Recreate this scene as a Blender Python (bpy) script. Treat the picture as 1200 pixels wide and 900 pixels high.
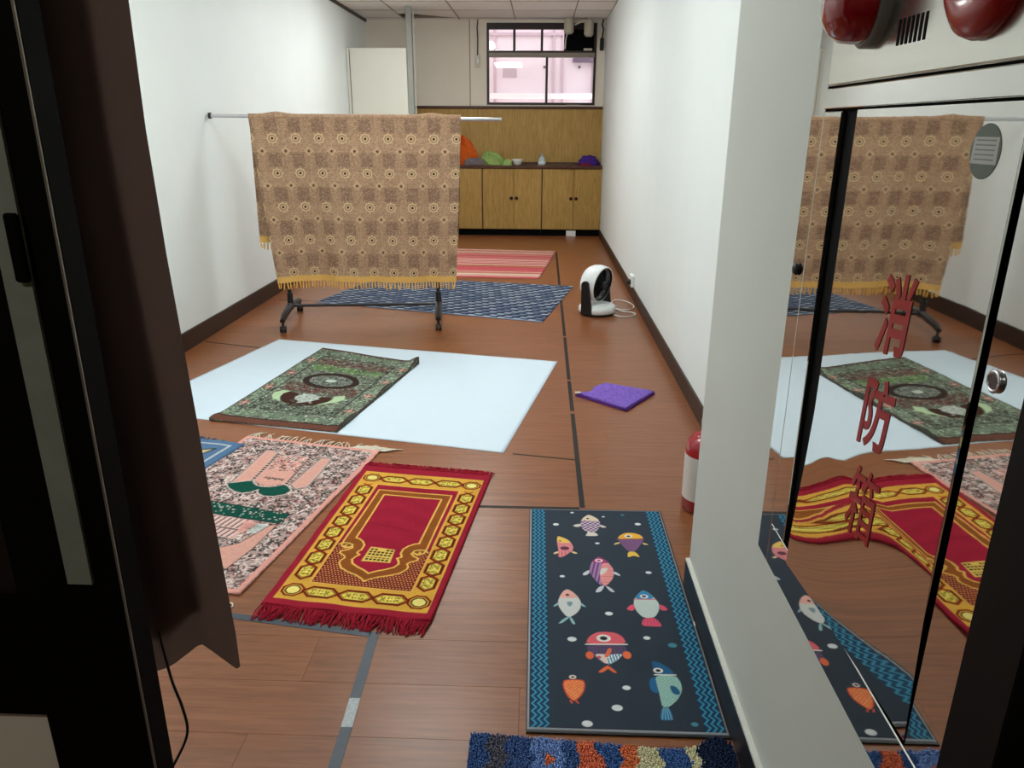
import bpy, bmesh, math, random
import numpy as np
from mathutils import Vector, Matrix

for o in list(bpy.data.objects):
    bpy.data.objects.remove(o, do_unlink=True)
SC = bpy.context.scene
COL = SC.collection
PI = math.pi
random.seed(7)
RNG = np.random.RandomState(11)

# ------------------------------------------------------------------ camera
cam_data = bpy.data.cameras.new('camera')
cam = bpy.data.objects.new('camera', cam_data)
COL.objects.link(cam)
cam_data.sensor_width = 36.0
cam_data.lens = 886.0 / 1200.0 * 36.0
cam_data.clip_start = 0.02
cam_data.clip_end = 100
_f = Vector((33, -300.5, 886)).normalized()
_d = Vector((-14.3, 2609, 886))
_d = (_d - _f * _d.dot(_f)).normalized()
_z = -_d
_x = _f.cross(_z)
# rows of R are the world axes in image coordinates (x right, y down, z forward)
R = Matrix((_x, _f, _z))
right = R @ Vector((1, 0, 0)); down = R @ Vector((0, 1, 0)); fwd = R @ Vector((0, 0, 1))
M = Matrix((right, -down, -fwd)).transposed().to_4x4()
M.translation = (0, 0, 1.4)
cam.matrix_world = M
SC.camera = cam

# ------------------------------------------------------------------ world, exposure
w = bpy.data.worlds.new('overcast_sky'); SC.world = w; w.use_nodes = True
w.node_tree.nodes['Background'].inputs[0].default_value = (0.92, 0.96, 1.0, 1)
w.node_tree.nodes['Background'].inputs[1].default_value = 2.2
SC.view_settings.view_transform = 'Standard'
SC.view_settings.look = 'None'
SC.view_settings.gamma = 1.0
SC.view_settings.use_curve_mapping = False
SC.view_settings.exposure = 0.0
LAMP_STRENGTH = 22.5          # emission of the ceiling lamp diffusers
LAMP_POS = [(-1.60, 2.60), (-0.70, 4.05), (-0.70, 6.65), (-1.05, 8.12)]  # first entry: unseen lamp added to light the near end
CORRIDOR_FILL = 48.0

# ------------------------------------------------------------------ helpers
def lin(c):
    c = np.asarray(c, float) / 255.0
    return np.where(c <= 0.04045, c / 12.92, ((c + 0.055) / 1.055) ** 2.4)

def tag(o, label=None, cat=None, group=None, kind=None):
    if label: o['label'] = label
    if cat: o['category'] = cat
    if group: o['group'] = group
    if kind: o['kind'] = kind
    return o

def thing(name, label, cat, loc=(0, 0, 0), group=None, kind=None):
    o = bpy.data.objects.new(name, None)
    o.empty_display_size = 0.1
    COL.objects.link(o); o.location = loc
    return tag(o, label, cat, group, kind)

def origin_of(parent):
    v = Vector((0, 0, 0))
    while parent is not None:
        v += parent.location; parent = parent.parent
    return v

def spline(P, n=6):
    P = [Vector(p) for p in P]; out = []
    for i in range(len(P)-1):
        a, b, c, d = P[max(i-1, 0)], P[i], P[i+1], P[min(i+2, len(P)-1)]
        for k in range(n):
            t = k/n
            out.append(.5*((2*b)+(c-a)*t+(2*a-5*b+4*c-d)*t*t+(3*b-a-3*c+d)*t**3))
    return out+[P[-1]]

class MB:
    def __init__(s): s.v = []; s.f = []; s.sm = []
    def add(s, verts, faces, smooth=False):
        n = len(s.v)
        s.v += [tuple(p) for p in verts]
        s.f += [tuple(i + n for i in f) for f in faces]
        s.sm += [smooth] * len(faces)
        return s
    def box(s, a, b, rot=0.0, c=None, bev=0.0):
        x0, y0, z0 = a; x1, y1, z1 = b
        if bev > 0:
            bev = min(bev, (x1-x0)/2.01, (y1-y0)/2.01, (z1-z0)/2.01)
            P = []
            for X, sx in ((x0, 1), (x1, -1)):
                for Y, sy in ((y0, 1), (y1, -1)):
                    for Z, sz in ((z0, 1), (z1, -1)):
                        P += [(X, Y+sy*bev, Z+sz*bev), (X+sx*bev, Y, Z+sz*bev), (X+sx*bev, Y+sy*bev, Z)]
            def k(i, j, l, a): return (i*4+j*2+l)*3+a
            F = [(k(0,0,0,0),k(0,0,1,0),k(0,1,1,0),k(0,1,0,0)), (k(1,0,0,0),k(1,1,0,0),k(1,1,1,0),k(1,0,1,0)),
                 (k(0,0,0,1),k(1,0,0,1),k(1,0,1,1),k(0,0,1,1)), (k(0,1,0,1),k(0,1,1,1),k(1,1,1,1),k(1,1,0,1)),
                 (k(0,0,0,2),k(0,1,0,2),k(1,1,0,2),k(1,0,0,2)), (k(0,0,1,2),k(1,0,1,2),k(1,1,1,2),k(0,1,1,2))]
            for i in (0,1):
                for j in (0,1):
                    F.append((k(i,j,0,0),k(i,j,0,1),k(i,j,1,1),k(i,j,1,0)))
            for i in (0,1):
                for l in (0,1):
                    F.append((k(i,0,l,0),k(i,0,l,2),k(i,1,l,2),k(i,1,l,0)))
            for j in (0,1):
                for l in (0,1):
                    F.append((k(0,j,l,1),k(0,j,l,2),k(1,j,l,2),k(1,j,l,1)))
            for i in (0,1):
                for j in (0,1):
                    for l in (0,1):
                        F.append((k(i,j,l,0),k(i,j,l,1),k(i,j,l,2)))
            V = P
        else:
            V = [(x, y, z) for x in (x0, x1) for y in (y0, y1) for z in (z0, z1)]
            F = [(0,1,3,2),(4,6,7,5),(0,4,5,1),(2,3,7,6),(0,2,6,4),(1,5,7,3)]
        if rot:
            cx, cy = c if c else ((x0+x1)/2, (y0+y1)/2)
            cr, sr = math.cos(rot), math.sin(rot)
            V = [(cx+(x-cx)*cr-(y-cy)*sr, cy+(x-cx)*sr+(y-cy)*cr, z) for x, y, z in V]
        return s.add(V, F)
    def tube(s, pts, r, n=8, caps=True, smooth=True):
        pts = [Vector(p) for p in pts]
        rs = r if isinstance(r, (list, tuple)) else [r]*len(pts)
        V = []; F = []
        t0 = (pts[1]-pts[0]).normalized()
        up = Vector((0, 0, 1)) if abs(t0.z) < .9 else Vector((1, 0, 0))
        a = t0.cross(up).normalized()
        for i, p in enumerate(pts):
            t = (pts[min(i+1, len(pts)-1)]-pts[max(i-1, 0)]).normalized()
            a = (a - t*a.dot(t)).normalized(); b = t.cross(a)
            for k in range(n):
                an = 2*PI*k/n
                V.append(p + (a*math.cos(an)+b*math.sin(an))*rs[i])
        for i in range(len(pts)-1):
            for k in range(n):
                F.append((i*n+k, i*n+(k+1) % n, (i+1)*n+(k+1) % n, (i+1)*n+k))
        s.add(V, F, smooth)
        if caps:
            m = len(pts)-1
            s.add([V[k] for k in range(n)], [tuple(range(n-1, -1, -1))])
            s.add([V[m*n+k] for k in range(n)], [tuple(range(n))])
        return s
    def lathe(s, prof, origin, axis=(0, 0, 1), n=24, smooth=True, sx=1.0, caps=True):
        # prof: list of (radius, height along axis)
        ax = Vector(axis).normalized()
        up = Vector((0, 0, 1)) if abs(ax.z) < .9 else Vector((1, 0, 0))
        a = up.cross(ax).normalized(); b = ax.cross(a)
        o = Vector(origin); V = []; F = []
        for r, h in prof:
            for k in range(n):
                an = 2*PI*k/n
                V.append(o + ax*h + (a*math.cos(an)*sx + b*math.sin(an))*r)
        for i in range(len(prof)-1):
            for k in range(n):
                F.append((i*n+k, i*n+(k+1) % n, (i+1)*n+(k+1) % n, (i+1)*n+k))
        s.add(V, F, smooth)
        if not caps: return s
        if prof[0][0] > 1e-4: s.add([V[k] for k in range(n)], [tuple(range(n-1, -1, -1))])
        if prof[-1][0] > 1e-4: s.add([V[(len(prof)-1)*n+k] for k in range(n)], [tuple(range(n))])
        return s
    def prism(s, poly, z0, z1):
        n = len(poly)
        V = [(x, y, z0) for x, y in poly] + [(x, y, z1) for x, y in poly]
        F = [tuple(range(n-1, -1, -1)), tuple(range(n, 2*n))] + [(i, (i+1) % n, n+(i+1) % n, n+i) for i in range(n)]
        return s.add(V, F)
    def build(s, name, mat, parent=None, label=None, kind=None):
        off = origin_of(parent)
        me = bpy.data.meshes.new(name)
        me.from_pydata([tuple(Vector(p)-off) for p in s.v], [], s.f)
        me.polygons.foreach_set('use_smooth', s.sm)
        me.materials.append(mat); me.update()
        o = bpy.data.objects.new(name, me); COL.objects.link(o)
        if parent is not None: o.parent = parent
        if label: o['label'] = label
        if kind: o['kind'] = kind
        return o

def grid_obj(name, P, col, mat, parent=None, skirt=None, kind=None, label=None):
    """dense sheet; P (nv,nu,3), col (nv,nu,3) linear colours, skirt = z of a vertical edge down to the ground"""
    nv, nu = P.shape[:2]
    V = P.reshape(-1, 3); C = col.reshape(-1, 3)
    idx = np.arange(nv*nu).reshape(nv, nu)
    F = np.stack([idx[:-1, :-1], idx[:-1, 1:], idx[1:, 1:], idx[1:, :-1]], -1).reshape(-1, 4)
    if skirt is not None:
        ring = np.concatenate([idx[0, :-1], idx[:-1, -1], idx[-1, :0:-1], idx[:0:-1, 0]])
        B = V[ring].copy(); B[:, 2] = skirt
        n0 = len(V); m = len(ring)
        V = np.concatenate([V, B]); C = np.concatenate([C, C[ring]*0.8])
        j = np.arange(m); jn = (j+1) % m
        F = np.concatenate([F, np.stack([ring[j], n0+j, n0+jn, ring[jn]], -1)])
    off = np.array(origin_of(parent))
    me = bpy.data.meshes.new(name)
    me.vertices.add(len(V)); me.vertices.foreach_set('co', (V-off).astype(np.float32).ravel())
    me.loops.add(F.size); me.loops.foreach_set('vertex_index', F.astype(np.int32).ravel())
    me.polygons.add(len(F)); me.polygons.foreach_set('loop_start', np.arange(0, F.size, 4, dtype=np.int32))
    me.polygons.foreach_set('loop_total', np.full(len(F), 4, np.int32))
    me.polygons.foreach_set('use_smooth', np.ones(len(F), bool))
    at = me.color_attributes.new('Col', 'FLOAT_COLOR', 'POINT')
    at.data.foreach_set('color', np.concatenate([C, np.ones((len(C), 1))], 1).astype(np.float32).ravel())
    me.materials.append(mat); me.update(calc_edges=True); me.validate()
    o = bpy.data.objects.new(name, me); COL.objects.link(o)
    if parent is not None: o.parent = parent
    if kind: o['kind'] = kind
    if label: o['label'] = label
    return o

# ---- materials
def new_mat(name):
    m = bpy.data.materials.new(name); m.use_nodes = True
    nt = m.node_tree; b = nt.nodes['Principled BSDF']
    return m, nt, b

def pm(name, rgb, rough=.6, spec=.4, metal=0.0, noise=0.0, nscale=20.0, stretch=(1, 1, 1), bump=0.0, bscale=None, emit=0.0, coat=0.0, per_object=0.0):
    m, nt, b = new_mat(name)
    c = tuple(lin(rgb)) + (1,)
    b.inputs['Base Color'].default_value = c
    b.inputs['Roughness'].default_value = rough
    b.inputs['Specular IOR Level'].default_value = spec
    b.inputs['Metallic'].default_value = metal
    b.inputs['Coat Weight'].default_value = coat
    if emit:
        b.inputs['Emission Color'].default_value = c; b.inputs['Emission Strength'].default_value = emit
    if noise or bump:
        tc = nt.nodes.new('ShaderNodeTexCoord'); mp = nt.nodes.new('ShaderNodeMapping')
        mp.inputs['Scale'].default_value = stretch
        nt.links.new(tc.outputs['Object'], mp.inputs['Vector'])
        nz = nt.nodes.new('ShaderNodeTexNoise'); nz.inputs['Scale'].default_value = nscale
        nz.inputs['Detail'].default_value = 5
        nt.links.new(mp.outputs[0], nz.inputs['Vector'])
        if noise:
            mr = nt.nodes.new('ShaderNodeMapRange')
            mr.inputs['From Min'].default_value = .25; mr.inputs['From Max'].default_value = .75
            mr.inputs['To Min'].default_value = 1-noise; mr.inputs['To Max'].default_value = 1+noise
            nt.links.new(nz.outputs['Fac'], mr.inputs['Value'])
            hv = nt.nodes.new('ShaderNodeHueSaturation'); hv.inputs['Color'].default_value = c
            if per_object:
                oi = nt.nodes.new('ShaderNodeObjectInfo'); ma = nt.nodes.new('ShaderNodeMapRange')
                ma.inputs['To Min'].default_value = 1-per_object; ma.inputs['To Max'].default_value = 1+per_object
                nt.links.new(oi.outputs['Random'], ma.inputs['Value'])
                mu = nt.nodes.new('ShaderNodeMath'); mu.operation = 'MULTIPLY'
                nt.links.new(mr.outputs[0], mu.inputs[0]); nt.links.new(ma.outputs[0], mu.inputs[1])
                nt.links.new(mu.outputs[0], hv.inputs['Value'])
            else:
                nt.links.new(mr.outputs[0], hv.inputs['Value'])
            nt.links.new(hv.outputs[0], b.inputs['Base Color'])
        if bump:
            src = nz
            if bscale:
                src = nt.nodes.new('ShaderNodeTexNoise'); src.inputs['Scale'].default_value = bscale; src.inputs['Detail'].default_value = 4
                nt.links.new(mp.outputs[0], src.inputs['Vector'])
            bp = nt.nodes.new('ShaderNodeBump'); bp.inputs['Strength'].default_value = bump; bp.inputs['Distance'].default_value = .01
            nt.links.new(src.outputs['Fac'], bp.inputs['Height']); nt.links.new(bp.outputs[0], b.inputs['Normal'])
    return m

def attr_mat(name, rough=.95, spec=.1, bump=.3, bscale=400, sheen=0.0):
    m, nt, b = new_mat(name)
    at = nt.nodes.new('ShaderNodeAttribute'); at.attribute_name = 'Col'
    nt.links.new(at.outputs['Color'], b.inputs['Base Color'])
    b.inputs['Roughness'].default_value = rough; b.inputs['Specular IOR Level'].default_value = spec
    b.inputs['Sheen Weight'].default_value = sheen
    if bump:
        tc = nt.nodes.new('ShaderNodeTexCoord')
        nz = nt.nodes.new('ShaderNodeTexNoise'); nz.inputs['Scale'].default_value = bscale; nz.inputs['Detail'].default_value = 2
        nt.links.new(tc.outputs['Object'], nz.inputs['Vector'])
        bp = nt.nodes.new('ShaderNodeBump'); bp.inputs['Strength'].default_value = bump; bp.inputs['Distance'].default_value = .004
        nt.links.new(nz.outputs['Fac'], bp.inputs['Height']); nt.links.new(bp.outputs[0], b.inputs['Normal'])
    return m

def translucent_mat(name, rgb, fac, rough=.8, noise=.1, nscale=60):
    m, nt, b = new_mat(name)
    c = tuple(lin(rgb)) + (1,)
    b.inputs['Base Color'].default_value = c; b.inputs['Roughness'].default_value = rough
    b.inputs['Specular IOR Level'].default_value = .15
    tr = nt.nodes.new('ShaderNodeBsdfTranslucent'); tr.inputs['Color'].default_value = c
    mx = nt.nodes.new('ShaderNodeMixShader'); mx.inputs[0].default_value = fac
    nt.links.new(b.outputs[0], mx.inputs[1]); nt.links.new(tr.outputs[0], mx.inputs[2])
    nt.links.new(mx.outputs[0], nt.nodes['Material Output'].inputs['Surface'])
    return m

def glass_mat(name, tint=(1, 1, 1), refl=.06):
    m, nt, b = new_mat(name); nt.nodes.remove(b)
    t = nt.nodes.new('ShaderNodeBsdfTransparent'); t.inputs['Color'].default_value = tuple(tint)+(1,)
    g = nt.nodes.new('ShaderNodeBsdfGlossy'); g.inputs['Roughness'].default_value = .02
    fr = nt.nodes.new('ShaderNodeFresnel'); fr.inputs['IOR'].default_value = 1.45
    mx = nt.nodes.new('ShaderNodeMixShader')
    nt.links.new(fr.outputs[0], mx.inputs[0]); nt.links.new(t.outputs[0], mx.inputs[1]); nt.links.new(g.outputs[0], mx.inputs[2])
    nt.links.new(mx.outputs[0], nt.nodes['Material Output'].inputs['Surface'])
    return m

def wood_mat(name, rgb, rgb2, scale, stretch, rough=.45, spec=.4, per_object=.06, bump=.05):
    m, nt, b = new_mat(name)
    tc = nt.nodes.new('ShaderNodeTexCoord'); mp = nt.nodes.new('ShaderNodeMapping')
    mp.inputs['Scale'].default_value = stretch
    oi = nt.nodes.new('ShaderNodeObjectInfo')
    ad = nt.nodes.new('ShaderNodeVectorMath'); ad.operation = 'ADD'
    sc = nt.nodes.new('ShaderNodeVectorMath'); sc.operation = 'SCALE'; sc.inputs[0].default_value = (13, 7, 5)
    nt.links.new(oi.outputs['Random'], sc.inputs['Scale'])
    nt.links.new(tc.outputs['Object'], ad.inputs[0]); nt.links.new(sc.outputs[0], ad.inputs[1])
    nt.links.new(ad.outputs[0], mp.inputs['Vector'])
    nz = nt.nodes.new('ShaderNodeTexNoise'); nz.inputs['Scale'].default_value = scale
    nz.inputs['Detail'].default_value = 7; nz.inputs['Roughness'].default_value = .62; nz.inputs['Distortion'].default_value = .6
    nt.links.new(mp.outputs[0], nz.inputs['Vector'])
    cr = nt.nodes.new('ShaderNodeValToRGB')
    cr.color_ramp.elements[0].position = .33; cr.color_ramp.elements[0].color = tuple(lin(rgb2))+(1,)
    cr.color_ramp.elements[1].position = .66; cr.color_ramp.elements[1].color = tuple(lin(rgb))+(1,)
    nt.links.new(nz.outputs['Fac'], cr.inputs[0])
    hv = nt.nodes.new('ShaderNodeHueSaturation'); mr = nt.nodes.new('ShaderNodeMapRange')
    mr.inputs['To Min'].default_value = 1-per_object; mr.inputs['To Max'].default_value = 1+per_object
    nt.links.new(oi.outputs['Random'], mr.inputs['Value']); nt.links.new(mr.outputs[0], hv.inputs['Value'])
    nt.links.new(cr.outputs[0], hv.inputs['Color']); nt.links.new(hv.outputs[0], b.inputs['Base Color'])
    b.inputs['Roughness'].default_value = rough; b.inputs['Specular IOR Level'].default_value = spec
    if bump:
        bp = nt.nodes.new('ShaderNodeBump'); bp.inputs['Strength'].default_value = bump; bp.inputs['Distance'].default_value = .003
        nt.links.new(nz.outputs['Fac'], bp.inputs['Height']); nt.links.new(bp.outputs[0], b.inputs['Normal'])
    return m

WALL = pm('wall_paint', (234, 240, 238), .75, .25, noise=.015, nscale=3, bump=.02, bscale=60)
WALLSHADED = pm('near_wall_paint', (200, 204, 198), .75, .25, noise=.02, nscale=4, bump=.03, bscale=70)  # darker wall tone: weaker light by the doorway put into the colour
WALLBACK = pm('back_wall_paint', (240, 232, 217), .75, .25, noise=.02, nscale=3)
CEIL = pm('ceiling_tile', (250, 248, 244), .9, .1, noise=.03, nscale=30, bump=.1, bscale=120)
DARKTRIM = pm('dark_trim', (52, 36, 28), .45, .4, noise=.12, nscale=15, stretch=(1, .2, 1))
NEARTRIM = pm('near_dark_trim', (34, 34, 40), .4, .4, noise=.15, nscale=25)
FLOORW = wood_mat('floor_wood', (150, 92, 56), (122, 73, 42), 5.0, (1.0, 16.0, 1.0), .32, .40, .05, .03)
CABW = wood_mat('cabinet_wood', (188, 152, 86), (158, 122, 62), 6.0, (12.0, 12.0, 1.0), .5, .3, .03, .02)
DKWOOD = wood_mat('dark_wood', (92, 58, 40), (66, 38, 26), 6.0, (1.0, 12.0, 12.0), .45, .35, .03, .02)
BLACK = pm('black_plastic', (22, 22, 24), .45, .4, noise=.1, nscale=40)
VOID = pm('black_rubber', (6, 6, 7), .8, .1, noise=.1, nscale=40)
WHITEP = pm('white_plastic', (236, 240, 240), .35, .5, noise=.01, nscale=30)
CREAMP = pm('cream_plastic', (206, 200, 186), .4, .5, noise=.02, nscale=30)
CHROME = pm('chrome', (214, 216, 220), .30, .5, 1.0, noise=.02, nscale=30)
STEEL = pm('polished_steel', (206, 204, 200), .02, .5, 1.0, noise=.02, nscale=3, stretch=(1, 1, 3), bump=.006, bscale=4)
STEELB = pm('brushed_steel', (206, 204, 196), .20, .5, 1.0, noise=.05, nscale=9, stretch=(1, .4, 5), bump=.02, bscale=12)
GREYMET = pm('grey_painted_metal', (150, 150, 144), .5, .4, noise=.05, nscale=20)
LAMPGREY = pm('lamp_ring_grey', (110, 108, 104), .4, .4, noise=.04, nscale=20)
REDLAMP = pm('red_lamp_plastic', (150, 12, 22), .12, .6, noise=.05, nscale=6, coat=.5)
REDPAINT = pm('red_button_paint', (150, 22, 26), .22, .5, noise=.06, nscale=12)
REDEXT = pm('red_enamel', (168, 24, 40), .18, .6, noise=.04, nscale=10, coat=.4)
TAPE = pm('dark_floor_tape', (32, 29, 30), .5, .2, noise=.12, nscale=60)
TAPEN = pm('grey_blue_floor_tape', (62, 72, 84), .4, .4, noise=.15, nscale=60)
TAPEWORN = pm('worn_floor_tape', (176, 182, 186), .5, .4, noise=.25, nscale=160)
RACKBLK = pm('black_rack_plastic', (26, 28, 32), .38, .5, noise=.1, nscale=30)
CHARRED = pm('red_lettering', (156, 34, 34), .45, .3, noise=.08, nscale=30)
RUG = attr_mat('woven_rug')
MATP = attr_mat('printed_mat', .75, .25, .12, 300)
CLOTH = attr_mat('throw_cloth', .95, .05, .35, 260)
SHEET = pm('white_sheet', (214, 231, 244), .5, .3, noise=.01, nscale=8, bump=.06, bscale=6)

# ------------------------------------------------------------------ the room
XL, XR, XN = -2.30, 0.83, 0.50       # left wall, far right wall, near right wall
YB, YD, YP = 10.75, 0.70, 2.13       # back wall, doorway wall, corner of the near right wall
H = 2.72
FX = CORR_X0, CORR_Y0 = -1.6, -1.8

floor = MB().box((-2.45, CORR_Y0-.1, -.12), (1.05, 10.95, -.012)).build('floor', pm('floor_base', (40, 26, 20), .9, .1, noise=.1, nscale=20), kind='structure')
# planks run across the room, each its own piece
PW = .186; y = -0.6; row = 0; nrow = 0
rects = []
while y < YB-.002:
    y1 = min(y+PW, YB-.001)
    x0w = XL+.001 if y > YD+.12 else CORR_X0
    x1w = (XR-.001) if y > YP+.001 else XN-.001
    if y <= YP < y1: x1w = XN-.001
    seg = 1.24 if y < 8 else 1.9
    x = x0w - ((row*0.47) % 1.0)*seg
    while x < x1w:
        a, b = max(x, x0w), min(x+seg, x1w)
        if b-a > .01: rects.append((a, b, y, y1))
        x += seg
    row += 1; y = y1
for a, b, y0, y1 in rects:
    MB().box((a+.0002, y0+.0002, -.012), (b-.0002, y1-.0002, 0.0), bev=.0005).build('plank', FLOORW, floor)
# the strip of floor beside the wall corner
# walls
def struct(name, mb, mat, parent=None):
    return mb.build(name, mat, parent, kind=None if parent else 'structure')
struct('wall_left', MB().box((XL-.12, YD+.1, -.012), (XL, YB+.2, H+.05)), WALL)
struct('wall_right', MB().box((XR, YP-.1, -.012), (XR+.12, YB+.2, H+.05)), WALL)
struct('wall_right_near', MB().box((XN, YD-.05, 0), (XR+.12, YP, H+.05)), WALLSHADED)
# back wall with the window opening
WX0, WX1, WZ0, WZ1 = -.715, .715, 1.685, 2.68
wb = MB()
wb.box((XL, YB, -.012), (WX0, YB+.12, H+.05)); wb.box((WX1, YB, -.012), (XR, YB+.12, H+.05))
wb.box((WX0, YB, -.012), (WX1, YB+.12, WZ0)); wb.box((WX0, YB, WZ1), (WX1, YB+.12, H+.05))
wback = struct('wall_back', wb, WALLBACK)
wb = MB()
wb.box((-.945, YB-.004, 1.66), (-.93, YB, H)).build('seam', pm('wall_seam', (172, 164, 150), .7, .2, noise=.03, nscale=20), wback)
MB().box((-.775, YB-.006, 1.66), (-.735, YB, H)).build('batten', WALLBACK, wback)
# doorway wall
wd = MB()
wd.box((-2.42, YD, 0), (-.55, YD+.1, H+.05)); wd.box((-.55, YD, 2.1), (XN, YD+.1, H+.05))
struct('wall_doorway', wd, WALLSHADED)
# corridor where the photographer stands
cg = pm('corridor_paint', (150, 146, 136), .8, .2, noise=.03, nscale=5)
struct('wall_corridor_left', MB().box((CORR_X0-.1, CORR_Y0, 0), (CORR_X0, YD, 2.5)), cg)
struct('wall_corridor_right', MB().box((XR+.12, CORR_Y0, 0), (XR+.22, YD, 2.5)), cg)
struct('wall_corridor_end', MB().box((CORR_X0-.1, CORR_Y0-.1, 0), (XR+.22, CORR_Y0, 2.5)), cg)
struct('ceiling_corridor', MB().box((CORR_X0-.1, CORR_Y0-.1, 2.5), (XR+.22, YD, 2.6)), cg)
# baseboards
struct('baseboard_left', MB().box((XL, YD+.1, 0), (XL+.014, 9.58, .125), bev=.003), DARKTRIM)
struct('baseboard_right', MB().box((XR-.012, YP, 0), (XR, 10.4, .10), bev=.003), DARKTRIM)
bn = struct('baseboard_right_near', MB().box((XN-.013, YD+.005, 0), (XN, YP-.0, .092), bev=.002), NEARTRIM)
MB().box((XN-.0125, YD+.005, .0922), (XN, YP-.0005, .1)).build('paint_lip', pm('white_paint_lip', (222, 224, 216), .6, .3, noise=.05, nscale=40), bn)
struct('trim_left', MB().box((XL, YD+.1, 2.69), (XL+.022, 10.75, H)), DARKTRIM)

# ceiling : base slab and panels
ceil = struct('ceiling', MB().box((XL-.1, YD, H+.03), (XR+.12, YB+.12, H+.12)), pm('ceiling_void', (26, 22, 20), .9, .1, noise=.1, nscale=10))  # slab painted dark so the panel gaps read as deep shade
xs = [XL+.002, -1.777, -1.062, -.345, .396, XR-.002]
ys = [YD+.1 + .004]
yy = 9.27 - .66*12
while yy < 10.65:
    if yy > ys[0]+.2: ys.append(yy)
    yy += .66
ys.append(YB-.004)
for j in range(len(ys)-1):
    for i in range(5):
        a = (xs[i]+.006, ys[j]+.006); b = (xs[i+1]-.006, ys[j+1]-.006)
        if b[1]-a[1] < .02: continue
        mb = MB()
        if j == len(ys)-3 and i == 1:
            # the panel that hangs askew and leaves a dark gap
            mb.prism([(a[0], a[1]), (b[0], a[1]), (b[0], b[1]), (a[0]+.62, b[1]-.02), (a[0]+.16, b[1]-.34), (a[0], b[1]-.34)], H, H+.014)
        else:
            mb.box((a[0], a[1], H), (b[0], b[1], H+.014), bev=.003)
        mb.build('panel', CEIL, ceil)
gb = pm('ceiling_grid', (158, 148, 136), .6, .3, noise=.04, nscale=20)
for x in xs[1:-1]:
    MB().box((x-.0055, YD+.11, H-.003), (x+.0055, YB-.01, H+.029)).build('grid_bar', gb, ceil)
for yv in ys[1:-1]:
    MB().box((XL+.025, yv-.0055, H-.003), (XR-.01, yv+.0055, H+.029)).build('cross_bar', gb, ceil)

# ceiling lamps (surface mounted troffers, the light of the room)
LW = pm('lamp_housing', (230, 232, 232), .4, .4, noise=.01, nscale=10)
def emitter(name, rgb, strength):
    m, nt, b = new_mat(name); nt.nodes.remove(b)
    e = nt.nodes.new('ShaderNodeEmission'); e.inputs['Color'].default_value = tuple(rgb)+(1,); e.inputs['Strength'].default_value = strength
    nt.links.new(e.outputs[0], nt.nodes['Material Output'].inputs['Surface'])
    return m
LE = emitter('lamp_diffuser', (.955, 1.0, .985), LAMP_STRENGTH)
for k, (lx, ly) in enumerate(LAMP_POS):
    t = thing('ceiling_light', ['square white ceiling lamp nearest the doorway, close to the left wall', 'square white ceiling lamp above the large white sheet', 'square white ceiling lamp just beyond the garment rack', 'square white ceiling lamp furthest back, before the white board'][k], 'lamp', (lx, ly, H), 'square lamps along the ceiling')
    x0, x1, y0, y1 = lx-.31, lx+.31, ly-.31, ly+.31
    MB().box((x0, y0, H-.022), (x1, y1, H-.0003), bev=.004).build('lamp_frame', LW, t)
    MB().box((x0+.02, y0+.02, H-.09), (x1-.02, y1-.02, H-.0225), bev=.02).build('diffuser', LE, t)
# corridor fill : unseen lamp added to brighten the door leaf
t = thing('corridor_light', 'small round ceiling lamp in the dim corridor', 'lamp', (-.7, -.7, 2.5))
MB().lathe([(.16, 0), (.16, -.03), (.13, -.03)], (-.7, -.7, 2.4995), (0, 0, 1), 24).build('lamp_rim', LW, t)
MB().lathe([(.13, -.03), (.10, -.05), (.001, -.055)], (-.7, -.7, 2.4995), (0, 0, 1), 24).build('lamp_globe', emitter('corridor_globe', (1, .95, .85), CORRIDOR_FILL), t)

# ------------------------------------------------------------------ window
FRAME = pm('window_frame_brown', (44, 28, 26), .45, .4, noise=.12, nscale=30)
GLASS = glass_mat('window_glass', (.97, .95, .96))
win = struct('window_1', MB(), FRAME) if False else None
mb = MB()
ya, yb2 = YB-.012, YB+.06
mb.box((WX0, ya, WZ0), (WX0+.03, yb2, WZ1)); mb.box((WX1-.03, ya, WZ0), (WX1, yb2, WZ1))
mb.box((WX0+.03, ya, WZ0), (WX1-.03, yb2, WZ0+.03)); mb.box((WX0+.03, ya, WZ1-.075), (WX1-.03, yb2, WZ1))
mb.box((WX0+.03, ya, 2.325), (WX1-.03, yb2, 2.35))
win = struct('window_1', mb, FRAME)
MB().box((WX0+.03, YB-.03, 2.27), (WX1-.02, YB+.05, 2.325), bev=.004).build('transom', pm('transom_grey', (148, 138, 126), .5, .4, noise=.04, nscale=20), win)
for xm, z0, z1 in ((.075, WZ0+.03, 2.27), (-.355, 2.35, 2.605), (.005, 2.35, 2.605), (.31, 2.35, 2.605)):
    MB().box((xm-.016, YB-.004, z0), (xm+.016, YB+.05, z1)).build('mullion', FRAME, win)
for x0, x1, z0, z1 in ((WX0+.03, .059, WZ0+.03, 2.27), (.091, WX1-.03, WZ0+.03, 2.27), (WX0+.03, -.371, 2.35, 2.605), (-.339, -.011, 2.35, 2.605), (.021, .294, 2.35, 2.605)):
    MB().box((x0, YB+.02, z0), (x1, YB+.025, z1)).build('pane', GLASS, win)
MB().box((.326, YB+.005, 2.35), (WX1-.03, YB+.03, 2.605)).build('blanking_board', VOID, win, label='black board filling the right end of the upper lights')
MB().box((.55, YB-.022, 2.352), (.66, YB-.0125, 2.378)).build('latch', CREAMP, win, label='small cream latch on the black board')
MB().box((.34, YB-.02, WZ0-.012), (.52, YB-.013, WZ0+.004)).build('sill_plate', CREAMP, win, label='small pale plate under the right sash')

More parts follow.
